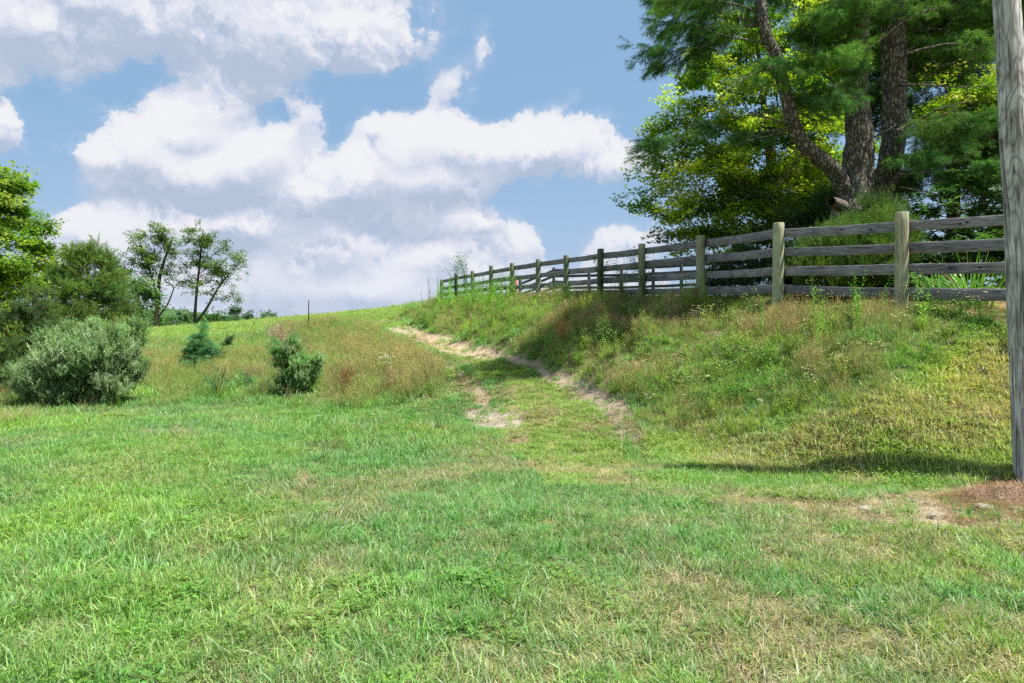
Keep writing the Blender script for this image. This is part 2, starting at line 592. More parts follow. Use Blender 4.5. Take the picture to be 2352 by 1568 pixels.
THATCH = [
    [(640, 1095), (720, 1090), (735, 1120), (660, 1128)], [(975, 1085), (1010, 1082), (1012, 1102), (980, 1102)],
    [(290, 985), (460, 985), (470, 1005), (300, 1003)], [(1680, 1150), (1790, 1155), (1850, 1175), (1700, 1170)],
    [(1000, 985), (1040, 980), (1040, 1000), (1005, 1002)],
    [(880, 760), (1000, 822), (1100, 884), (1118, 925), (1085, 912), (985, 842), (868, 768)], [(1440, 1010), (1500, 1020), (1560, 1090), (1500, 1100)],
    [(1170, 980), (1230, 985), (1220, 1030), (1170, 1020)],
]
W_LEFT = [(-400, 1010), (-400, 700), (330, 752), (420, 762), (520, 756), (610, 738), (700, 726), (790, 724), (870, 772), (950, 812), (1010, 862), (1022, 905), (960, 925),
          (860, 938), (740, 942), (600, 932), (450, 930), (300, 935), (150, 955), (0, 985)]
W_RIGHT = [(925, 722), (1000, 696), (1180, 685), (1600, 680), (2060, 690), (2150, 700), (2330, 730), (2250, 760), (2190, 835), (2090, 880), (1950, 930), (1760, 990), (1640, 1020),
           (1560, 1010), (1490, 975), (1410, 900), (1300, 850), (1240, 822), (1160, 798), (1080, 780), (960, 751)]
W_MID = [(690, 1035), (730, 985), (830, 965), (955, 960), (990, 1000), (960, 1060), (860, 1085), (760, 1075)]


def side_of_fence(X, Y):
    """how far to the right of (behind) the fence line a point lies"""
    o = np.argsort(FB[:, 1])
    xf = np.interp(Y, FB[o, 1], FB[o, 0])
    xf = np.where(Y < 8.35 * FS, 7.1 * FS + (8.35 * FS - Y) * 1.5, xf)
    xf = np.where(Y > 42, FB[-1, 0] - (Y - 42) * 0.6, xf)
    return X - xf


def zones(X, Y, Z):
    """what grows where: dirt, tall weeds on the left, on the bank, the patch in the middle, field, behind the fence"""
    px, py = proj(X, Y, Z)
    w = np.clip(14.0 / np.maximum(Y, 1) * 1.0, 0.25, 1.5)
    nx = (fbm(X, Y, 1.3, 3) - 0.5) * 70 * w
    ny = (fbm(X + 40, Y - 13, 1.3, 3) - 0.5) * 26 * w
    qx, qy = px + nx, py + ny
    z = {}
    f_mid = fbm(X * 1.0, Y + 3, 2.4, 2)
    behind = side_of_fence(X, Y) > 0.05
    beyond = (Y > 33) & (px < 930)
    dirt = np.zeros(X.shape, bool)
    wn = np.where(Y < 9, 0.45, 1.0)
    dx, dy = px + nx * 0.55 * wn, py + ny * 0.45 * wn
    for p in DIRT:
        dirt |= inside(p, dx, dy)
    z['dirt'] = dirt & ~behind & ~beyond & (Y > 3)
    th = np.zeros(X.shape, bool)
    for p in THATCH:
        th |= inside(p, qx, qy)
    z['thatch'] = th & ~behind & ~beyond & (Y > 3)
    z['left'] = inside(W_LEFT, qx, qy) & ~z['dirt'] & ~beyond & ~behind & (Y > 10)
    z['bank'] = inside(W_RIGHT, qx, qy) & ~z['dirt'] & ~behind & (Y > 7)
    z['mid'] = inside(W_MID, qx, qy) & (f_mid > 0.42) & (Y > 5) & ~beyond & ~behind
    z['field'] = beyond
    z['behind'] = behind
    return z, px, py


# ------------------------------------------------------------------ materials
def new_mat(name):
    m = bpy.data.materials.new(name)
    m.use_nodes = True
    m.node_tree.nodes.clear()
    t = NT(m.node_tree)
    out = t.new('ShaderNodeOutputMaterial')
    return m, t, out


def plant_mat(name, transl=0.35, gloss=0.06, rough=0.45, own=(1, 1, 1)):
    """leaf and blade material: a tint per plant, a tone per blade"""
    m, t, out = new_mat(name)
    ti = t.new('ShaderNodeAttribute', attribute_type='INSTANCER', attribute_name='tint').outputs['Vector']
    bc = t.new('ShaderNodeAttribute', attribute_type='GEOMETRY', attribute_name='bcol').outputs['Vector']
    c = t.vmath('MULTIPLY', t.vmath('MULTIPLY', ti, bc), own)
    df = t.new('ShaderNodeBsdfDiffuse')
    t.put(df.inputs[0], c)
    tr = t.new('ShaderNodeBsdfTranslucent')
    t.put(tr.inputs[0], t.vmath('MULTIPLY', c, (1.25, 1.35, 0.6)))
    mx = t.new('ShaderNodeMixShader')
    mx.inputs[0].default_value = transl
    t.l.new(df.outputs[0], mx.inputs[1])
    t.l.new(tr.outputs[0], mx.inputs[2])
    gl = t.new('ShaderNodeBsdfGlossy')
    gl.inputs['Roughness'].default_value = rough
    gl.inputs['Color'].default_value = (1, 1, 1, 1)
    m2 = t.new('ShaderNodeMixShader')
    m2.inputs[0].default_value = gloss
    t.l.new(mx.outputs[0], m2.inputs[1])
    t.l.new(gl.outputs[0], m2.inputs[2])
    t.l.new(m2.outputs[0], out.inputs[0])
    return m


M_GRASS = plant_mat('grass_blades', 0.36, 0.022, 0.5)
M_LEAF = plant_mat('broad_leaves', 0.5, 0.022, 0.5)
M_NEEDLE = plant_mat('pine_needles', 0.28, 0.015, 0.5)


def principled(t, out, col, rough=0.85, bump=None, bdist=0.01, spec=0.3):
    p = t.new('ShaderNodeBsdfPrincipled')
    t.put(p.inputs['Base Color'], col)
    p.inputs['Roughness'].default_value = rough
    p.inputs['Specular IOR Level'].default_value = spec
    if bump is not None:
        b = t.new('ShaderNodeBump')
        b.inputs['Distance'].default_value = bdist
        b.inputs['Strength'].default_value = 1.0
        t.put(b.inputs['Height'], bump)
        t.l.new(b.outputs[0], p.inputs['Normal'])
    t.l.new(p.outputs[0], out.inputs[0])
    return p


def mat_ground():
    m, t, out = new_mat('turf_soil')
    c = t.new('ShaderNodeAttribute', attribute_type='GEOMETRY', attribute_name='gcol').outputs['Color']
    pos = t.new('ShaderNodeNewGeometry').outputs['Position']
    n = t.noise(pos, 9.0, 6, 0.7)
    n2 = t.noise(pos, 70.0, 3, 0.7)
    n3 = t.noise(pos, 1.1, 3, 0.6)
    f = t.math('MULTIPLY_ADD', n, 1.0, 0.5)
    f = t.math('MULTIPLY', f, t.math('MULTIPLY_ADD', n2, 0.9, 0.55))
    f = t.math('MULTIPLY', f, t.math('MULTIPLY_ADD', n3, 0.5, 0.75))
    c = t.vmath('SCALE', c, scale=f)
    h = t.math('ADD', t.math('MULTIPLY', n, 0.6), t.math('MULTIPLY', n2, 0.4))
    principled(t, out, c, 0.95, h, 0.03, 0.1)
    return m


def mat_bark(name, dark, light, lichen, lich_amt=0.5, scale=9.0):
    m, t, out = new_mat(name)
    pos = t.new('ShaderNodeTexCoord').outputs['Object']
    s = t.vmath('MULTIPLY', pos, (1, 1, 0.35))
    v = t.new('ShaderNodeTexVoronoi', feature='DISTANCE_TO_EDGE')
    v.inputs['Scale'].default_value = scale
    t.put(v.inputs['Vector'], t.vmath('ADD', s, t.vmath('MULTIPLY', t.noise(pos, 6, 3, 0.6, 0, 'Color'), (0.12, 0.12, 0.12))))
    e = t.smooth(v.outputs[0], 0.0, 0.22)
    n = t.noise(s, 25, 5, 0.7)
    c = t.mix(t.math('MULTIPLY', e, t.math('MULTIPLY_ADD', n, 1.2, 0.1), clamp=True), dark, light)
    li = t.smooth(t.noise(pos, 5.5, 5, 0.7), 0.62 - 0.12 * lich_amt, 0.70)
    li = t.math('MULTIPLY', li, t.math('MULTIPLY_ADD', e, 0.7, 0.2))
    c = t.mix(li, c, lichen)
    h = t.math('ADD', e, t.math('MULTIPLY', n, 0.5))
    principled(t, out, c, 0.95, h, 0.035, 0.1)
    return m


M_BARK_PINE = mat_bark('pine_bark', (0.065, 0.058, 0.05), (0.25, 0.23, 0.195), (0.42, 0.43, 0.27), 1.1, 13)
M_BARK = mat_bark('bark', (0.045, 0.038, 0.03), (0.16, 0.14, 0.11), (0.16, 0.16, 0.12), 0.4, 12)
M_BARK_DEAD = mat_bark('dead_wood', (0.16, 0.13, 0.11), (0.34, 0.29, 0.25), (0.38, 0.35, 0.3), 0.5, 20)
M_GROUND = mat_ground()


# ------------------------------------------------------------------ terrain
def build_terrain():
    X, Y, Z = gxx.ravel(), gyy.ravel(), HZ.ravel()
    z, px, py = zones(X, Y, Z)
    n = len(X)
    col = np.tile(np.array([0.15, 0.16, 0.055]), (n, 1))
    f = fbm(X, Y, 0.9, 4)[:, None]
    col = col * (1 - 0.45 * f) + np.array([0.24, 0.19, 0.10]) * 0.45 * f
    far = np.clip((Y - 30) / 25, 0, 1)[:, None]
    col = col * (1 - far) + np.array([0.13, 0.22, 0.045]) * far
    for k, c in (('thatch', (0.30, 0.24, 0.15)), ('left', (0.21, 0.185, 0.075)), ('bank', (0.17, 0.15, 0.065)), ('dirt', (0.42, 0.35, 0.25))):
        mk = z[k]
        col[mk] = np.array(c)
    d = z['dirt']
    red = fbm(X, Y, 1.6, 3)
    redm = d & (red > 0.58)
    col[redm] = np.array([0.40, 0.30, 0.215])
    near_pole = d & (px > 2180) & (py < 1185)
    col[near_pole] = np.array([0.24, 0.17, 0.12])
    gravel = d & (px < 1230) & (px > 1040) & (py > 925)
    col[gravel] = np.array([0.38, 0.335, 0.28])
    sh = d & (px > 1280) & (px < 1500)
    col[sh] = np.array([0.32, 0.26, 0.20])
    # reddish mulch behind the fence at the far right
    mu = z['behind'] & (X > 5.0) & (X < 40) & (Y < 28)
    col[mu] = np.array([0.09, 0.065, 0.04])
    mr = mu & (X > 8.8) & (Y < 14.5) & (Y > 9)
    col[mr] = np.array([0.27, 0.15, 0.09])
    ny, nx = gxx.shape
    # soften the borders a little
    c3 = col.reshape(ny, nx, 3)
    c3[1:-1, 1:-1] = (c3[1:-1, 1:-1] * 2 + c3[:-2, 1:-1] + c3[2:, 1:-1] + c3[1:-1, :-2] + c3[1:-1, 2:]) / 6
    idx = np.arange(n).reshape(ny, nx)
    F = np.stack([idx[:-1, :-1], idx[:-1, 1:], idx[1:, 1:], idx[1:, :-1]], -1).reshape(-1, 4)
    zz = Z - d * 0.035
    me = mesh_np('terrain', np.stack([X, Y, zz], 1), [F], attrs={'gcol': ('FLOAT_COLOR', c3.reshape(-1, 3))}, mat=M_GROUND, smooth=True)
    o = obj('ground', me)
    tag(o, 'grassy ground rising from a flat lawn to a hill with a cut bank beside the track', 'ground', kind='structure')


build_terrain()


# ------------------------------------------------------------------ plant pieces
class Geo:
    """collects triangles and quads with a tone per vertex"""
    def __init__(self):
        self.v, self.c, self.t, self.q, self.n = [], [], [], [], 0

    def add(self, v, c, tris=(), quads=()):
        v = np.asarray(v, float)
        self.v.append(v)
        c = np.asarray(c, float)
        self.c.append(np.tile(c, (len(v), 1)) if c.ndim == 1 else c)
        for f in tris:
            self.t.append([i + self.n for i in f])
        for f in quads:
            self.q.append([i + self.n for i in f])
        self.n += len(v)

    def mesh(self, name, mat, smooth=False):
        return mesh_np(name, np.concatenate(self.v), [np.array(self.t, int).reshape(-1, 3), np.array(self.q, int).reshape(-1, 4)],
                       attrs={'bcol': ('FLOAT_COLOR', np.concatenate(self.c))}, mat=mat, smooth=smooth)


def unit(v):
    return v / (np.linalg.norm(v) + 1e-9)


def blade(g, base, yaw, lean, length, width, col, curl=0.8, seg=3):
    """a bending grass blade; lean is the angle from upright at the base"""
    d = np.array([math.cos(yaw), math.sin(yaw), 0])
    s = np.array([-math.sin(yaw), math.cos(yaw), 0])
    p = np.array(base, float)
    a = lean
    vs = []
    for k in range(seg + 1):
        w = width * (1 - (k / seg) ** 1.6) * 0.5
        if k == seg:
            vs.append(p.copy())
        else:
            vs += [p - s * w, p + s * w]
        p = p + (d * math.sin(a) + np.array([0, 0, math.cos(a)])) * (length / seg)
        a += curl / seg
    quads = [[2 * k, 2 * k + 1, 2 * k + 3, 2 * k + 2] for k in range(seg - 1)]
    tris = [[2 * seg - 2, 2 * seg - 1, 2 * seg]]
    g.add(vs, col, tris, quads)


def leaf(g, base, dirv, nrm, L, W, col, fold=0.15):
    """a pointed leaf folded along its midrib"""
    d = unit(np.asarray(dirv, float))
    s = unit(np.cross(d, nrm))
    n = np.cross(s, d)
    b = np.asarray(base, float)
    v = [b, b + d * L * 0.38 + s * W * 0.5 + n * W * fold, b + d * L * 0.72 + s * W * 0.36 + n * W * fold * 0.6, b + d * L,
         b + d * L * 0.72 - s * W * 0.36 + n * W * fold * 0.6, b + d * L * 0.38 - s * W * 0.5 + n * W * fold, b + d * L * 0.5]
    g.add(v, col, [[0, 1, 6], [3, 6, 2], [3, 4, 6], [0, 6, 5]], [[1, 2, 6, 6][:3] + [6]] if False else [])
    g.t += [[g.n - 7 + 1, g.n - 7 + 2, g.n - 7 + 6], [g.n - 7 + 4, g.n - 7 + 5, g.n - 7 + 6]]


def leaf2(g, base, dirv, nrm, L, W, col):
    """a small two sided leaf of two faces"""
    d = unit(np.asarray(dirv, float))
    s = unit(np.cross(d, nrm))
    n = np.cross(s, d)
    b = np.asarray(base, float)
    v = [b, b + d * L * 0.45 + s * W * 0.5 + n * W * 0.12, b + d * L, b + d * L * 0.45 - s * W * 0.5 + n * W * 0.12]
    g.add(v, col, [[0, 1, 2], [0, 2, 3]])


def stem(g, pts, r0, r1, col):
    """a thin three sided stem"""
    pts = [np.asarray(p, float) for p in pts]
    n = len(pts)
    vs = []
    for k, p in enumerate(pts):
        d = unit(pts[min(k + 1, n - 1)] - pts[max(k - 1, 0)])
        a = unit(np.cross(d, (0.3, 1, 0.1)))
        b = np.cross(d, a)
        r = r0 + (r1 - r0) * k / (n - 1)
        for j in range(3):
            th = j * 2.0944
            vs.append(p + (a * math.cos(th) + b * math.sin(th)) * r)
    q = []
    for k in range(n - 1):
        for j in range(3):
            q.append([3 * k + j, 3 * k + (j + 1) % 3, 3 * k + 3 + (j + 1) % 3, 3 * k + 3 + j])
    g.add(vs, col, [], q)


rr = random.Random(3)


def U(a, b):
    return rr.uniform(a, b)


STRAW = np.array([1.5, 1.18, 1.5])


def tone(p_straw=0.12, sp=0.35):
    b = U(1 - sp, 1 + sp)
    if rr.random() < p_straw:
        return STRAW * U(0.7, 1.3)
    if p_straw > 0.1 and rr.random() < 0.2:
        return np.array([1.4, 1.12, 2.3]) * U(0.95, 1.3)
    return np.array([b * U(0.8, 1.2), b, b * U(0.75, 1.25)])


def protos(name, n, fn, mat):
    c = bpy.data.collections.new(name + '_kinds')
    for k in range(n):
        g = Geo()
        fn(g, k)
        o = bpy.data.objects.new(name, g.mesh(name, mat))
        c.objects.link(o)
    return c


def lawn_tuft(g, k):
    n = [30, 34, 26, 30, 24, 14][k]
    for _ in range(n):
        r, a = U(0, 0.11), U(0, 6.28)
        L = U(0.04, 0.11) * (1.25 if k == 3 else 1)
        blade(g, (r * math.cos(a), r * math.sin(a), -0.01), U(0, 6.28), U(0.1, 1.1), L * 1.1, U(0.004, 0.009), tone(0.13, 0.5), U(0.2, 1.5), 3)
    if k >= 4:      # broader tuft of crabgrass
        for _ in range(16):
            blade(g, (U(-.03, .03), U(-.03, .03), -0.01), U(0, 6.28), U(0.3, 1.0), U(0.07, 0.13), U(0.005, 0.0085), tone(0.0, 0.2) * 0.95, U(0.3, 1.4), 4)


def broad_tuft(g, k):
    """coarse wide bladed grass sprawling from one crown"""
    for _ in range([18, 24, 14][k]):
        blade(g, (U(-.025, .025), U(-.025, .025), -0.01), U(0, 6.28), U(0.25, 1.25), U(0.09, 0.19), U(0.008, 0.014), tone(0.0, 0.3) * 0.9, U(0.2, 1.3), 4)


def thatch_bit(g, k):
    for _ in range(26):
        r, a = U(0, 0.13), U(0, 6.28)
        blade(g, (r * math.cos(a), r * math.sin(a), U(0.002, 0.02)), U(0, 6.28), U(1.25, 1.6), U(0.04, 0.11), U(0.0025, 0.005),
              np.array([1, 1, 1]) * U(0.55, 1.25), U(-0.1, 0.3), 2)


def clover_bit(g, k):
    for _ in range(26):
        r, a = U(0, 0.12), U(0, 6.28)
        b = np.array([r * math.cos(a), r * math.sin(a), U(0.015, 0.055)])
        t = tone(0.0, 0.25)
        for j in range(3):
            th = j * 2.094 + a * 5
            leaf2(g, b, (math.cos(th), math.sin(th), U(-.2, .4)), (U(-.2, .2), U(-.2, .2), 1), U(0.013, 0.022), U(0.011, 0.018), t)


def long_tuft(g, k):
    """a standing tuft of uncut grass"""
    for _ in range(30):
        r, a = U(0, 0.05), U(0, 6.28)
        blade(g, (r * math.cos(a), r * math.sin(a), -0.02), a + U(-.6, .6), U(0.05, 0.6), U(0.12, 0.30), U(0.004, 0.008), tone(0.03, 0.25) * 0.92, U(0.4, 1.6), 4)


def hay_clump(g, k):
    """uncut grass gone to seed: green below, thin tan stalks above"""
    for _ in range(22):
        r, a = U(0, 0.16), U(0, 6.28)
        blade(g, (r * math.cos(a), r * math.sin(a), -0.02), a + U(-1, 1), U(0.05, 0.7), U(0.12, 0.36), U(0.003, 0.007), tone(0.25, 0.3), U(0.3, 1.3), 3)
    for _ in range([20, 26, 16][k]):
        r, a = U(0, 0.17), U(0, 6.28)
        H = U(0.3, 0.62)
        lx, ly = U(-.18, .18), U(-.18, .18)
        b = np.array([r * math.cos(a), r * math.sin(a), 0])
        tcol = np.array([1.22, 1.16, 1.35]) * U(0.6, 1.15)
        if rr.random() < 0.2:
            tcol = np.array([1.3, 1.0, 1.2]) * U(0.6, 1.0)
        m = b + np.array([lx * .4, ly * .4, H * .6])
        e = b + np.array([lx, ly, H])
        stem(g, [b, m, e], 0.0016, 0.0009, tcol)
        for j in range(5):       # open seed head
            q = m + (e - m) * (0.35 + 0.14 * j)
            th = U(0, 6.28)
            leaf2(g, q, (math.cos(th), math.sin(th), U(0.4, 1.4)), (U(-1, 1), U(-1, 1), 0.3), U(0.03, 0.07), U(0.003, 0.006), tcol * 1.15)


def green_forb(g, k):
    """leafy weed 30 to 60 cm"""
    for s in range([5, 4, 6][k]):
        H = U(0.22, 0.5)
        lx, ly = U(-.2, .2), U(-.2, .2)
        b = np.array([U(-.08, .08), U(-.08, .08), -0.02])
        e = b + np.array([lx, ly, H])
        stem(g, [b, (b + e) / 2 + np.array([lx, ly, 0]) * -.12, e], 0.003, 0.0015, np.array([1.0, 0.9, 0.8]) * 0.8)
        n = 16
        for j in range(n):
            q = b + (e - b) * (0.2 + 0.8 * j / n)
            th = j * 2.4 + U(-.4, .4)
            L = U(0.05, 0.09) * (1.2 - 0.6 * j / n)
            leaf2(g, q, (math.cos(th), math.sin(th), U(-.1, .7)), (0, 0, 1), L, L * U(0.25, 0.42), tone(0.03, 0.25))


def goldenrod(g, k):
    """upright stalk with many narrow leaves, 0.7 to 1.2 m"""
    for s in range([2, 3, 1][k]):
        H = U(0.7, 1.15)
        lx, ly = U(-.15, .15), U(-.15, .15)
        b = np.array([U(-.06, .06), U(-.06, .06), -0.02])
        pts = [b + np.array([lx * u * u, ly * u * u, H * u]) for u in (0, .25, .5, .75, 1)]
        stem(g, pts, 0.005, 0.002, np.array([0.9, 0.8, 0.7]))
        n = 34
        for j in range(n):
            u = 0.15 + 0.85 * j / n
            q = b + np.array([lx * u * u, ly * u * u, H * u])
            th = j * 2.4
            L = U(0.09, 0.15) * (1.15 - 0.65 * u)
            leaf2(g, q, (math.cos(th), math.sin(th), U(0.0, .8)), (0, 0, 1), L, L * U(0.16, 0.26), tone(0.02, 0.22))


def white_umbel(g, k):
    """wild carrot: thin stem, ferny leaf, flat white head"""
    H = U(0.35, 0.75)
    lx, ly = U(-.12, .12), U(-.12, .12)
    e = np.array([lx, ly, H])
    stem(g, [(0, 0, 0), e * (0.5, 0.5, 0.55), e], 0.0025, 0.0015, np.array([.09, .14, .05]))
    for j in range(8):
        th = U(0, 6.28)
        q = e * U(0.1, 0.6)
        leaf2(g, q, (math.cos(th), math.sin(th), .5), (0, 0, 1), U(.05, .09), .02, np.array([.09, .15, .04]))
    Rr = [0.035, 0.045, 0.028][k]
    for j in range(30):
        a, r = j * 2.4, Rr * math.sqrt((j + .5) / 30)
        b = e + np.array([r * math.cos(a), r * math.sin(a), 0.012 - r * r * 2 + U(-.002, .002)])
        leaf2(g, b - np.array([.005, 0, 0]), (1, U(-1, 1), U(-.2, .2)), (0, 0, 1), .011, .011, np.array([.72, .72, .66]) * U(.85, 1.05))


def daisy(g, k):
    """fleabane: branching stem with several small white heads"""
    H = U(0.35, 0.6)
    stem(g, [(0, 0, 0), (U(-.03, .03), U(-.03, .03), H * .6), (U(-.05, .05), U(-.05, .05), H * .85)], 0.002, 0.001, np.array([.1, .15, .05]))
    for j in range([6, 9, 4][k]):
        e = np.array([U(-.1, .1), U(-.1, .1), H * U(.85, 1.1)])
        stem(g, [(0, 0, H * .6), e], 0.001, 0.0008, np.array([.1, .15, .05]))
        for i in range(8):
            a = i * 0.785
            leaf2(g, e, (math.cos(a), math.sin(a), .15), (0, 0, 1), .013, .009, np.array([.75, .74, .72]))
        leaf2(g, e + np.array([-.004, 0, .003]), (1, 0, 0), (0, 0, 1), .008, .008, np.array([.6, .42, .05]))
    for j in range(7):
        th = U(0, 6.28)
        leaf2(g, (0, 0, H * U(.1, .7)), (math.cos(th), math.sin(th), .5), (0, 0, 1), U(.04, .07), .012, np.array([.09, .16, .04]))


def pebbles(g, k):
    for _ in range(9):
        r, a = U(0, 0.14), U(0, 6.28)
        c = np.array([r * math.cos(a), r * math.sin(a), 0.002])
        q = U(0.003, 0.009)
        up = [c + q * np.array([math.cos(t_) * U(.8, 1.3), math.sin(t_) * U(.7, 1.2), U(-.1, .2)]) for t_ in (0, 1.26, 2.5, 3.8, 5.0)]
        g.add(up + [c + np.array([0, 0, q * .7])], np.array([1, 1, 1]) * U(.6, 1.5), [[i, (i + 1) % 5, 5] for i in range(5)])


C_PEBBLE = protos('pebbles', 3, pebbles, plant_mat('pebble_stone', 0.0, 0.0, 0.8))
C_LAWN = protos('grass_tuft', 6, lawn_tuft, M_GRASS)
C_BROAD = protos('broad_grass', 3, broad_tuft, M_GRASS)
C_THATCH = protos('straw_bits', 2, thatch_bit, M_GRASS)
C_CLOVER = protos('clover_leaves', 2, clover_bit, M_LEAF)
C_LONG = protos('long_grass', 2, long_tuft, M_GRASS)
C_HAY = protos('seeding_grass', 3, hay_clump, M_GRASS)
C_FORB = protos('leafy_weed', 3, green_forb, M_LEAF)
C_GOLD = protos('tall_weed', 3, goldenrod, M_LEAF)
C_UMBEL = protos('white_umbel', 3, white_umbel, M_LEAF)
C_DAISY = protos('small_daisies', 3, daisy, M_LEAF)

_groups = {}


def inst_group(coll):
    if coll.name in _groups:
        return _groups[coll.name]
    g = bpy.data.node_groups.new('spread_' + coll.name, 'GeometryNodeTree')
    g.interface.new_socket('Geometry', in_out='INPUT', socket_type='NodeSocketGeometry')
    g.interface.new_socket('Geometry', in_out='OUTPUT', socket_type='NodeSocketGeometry')
    n, l = g.nodes, g.links
    gi, go = n.new('NodeGroupInput'), n.new('NodeGroupOutput')
    ci = n.new('GeometryNodeCollectionInfo')
    ci.inputs['Collection'].default_value = coll
    ci.inputs['Separate Children'].default_value = True
    ci.inputs['Reset Children'].default_value = True
    iop = n.new('GeometryNodeInstanceOnPoints')
    iop.inputs['Pick Instance'].default_value = True

    def attr(nm, dt):
        a = n.new('GeometryNodeInputNamedAttribute')
        a.data_type = dt
        a.inputs['Name'].default_value = nm
        return a.outputs[0]
    l.new(gi.outputs[0], iop.inputs['Points'])
    l.new(ci.outputs[0], iop.inputs['Instance'])
    l.new(attr('idx', 'INT'), iop.inputs['Instance Index'])
    e = n.new('FunctionNodeEulerToRotation')
    l.new(attr('rot', 'FLOAT_VECTOR'), e.inputs[0])
    l.new(e.outputs[0], iop.inputs['Rotation'])
    l.new(attr('scl', 'FLOAT_VECTOR'), iop.inputs['Scale'])
    l.new(iop.outputs[0], go.inputs[0])
    _groups[coll.name] = g
    return g


def spread(name, coll, pos, rot, scl, tint, parent=None, nk=None, seed=0):
    """one object that carries many small plants or sprays; the places are mesh points"""
    pos = np.asarray(pos, float)
    n = len(pos)
    if np.ndim(scl) == 1:
        scl = np.stack([scl] * 3, 1)
    tint = np.broadcast_to(np.asarray(tint, float), (n, 3))
    idx = np.random.default_rng(seed).integers(0, nk or len(coll.objects), n)
    me = mesh_np(name, pos, None, attrs={'rot': ('FLOAT_VECTOR', rot), 'scl': ('FLOAT_VECTOR', scl), 'tint': ('FLOAT_VECTOR', tint), 'idx': ('INT', idx)})
    o = obj(name, me, parent)
    md = o.modifiers.new('spread', 'NODES')
    md.node_group = inst_group(coll)
    o['kind'] = 'stuff'
    return o


def sector(n, d0, d1, half=0.86):
    """points in the wedge in front of the camera, even over the ground"""
    D = np.sqrt(RNG.random(n) * (d1 * d1 - d0 * d0) + d0 * d0)
    X = (RNG.random(n) * 2 - 1) * half * D
    return X, D


def yaw(n, tilt=0.12):
    return np.stack([RNG.normal(0, tilt, n), RNG.normal(0, tilt, n), RNG.random(n) * 6.283], 1)


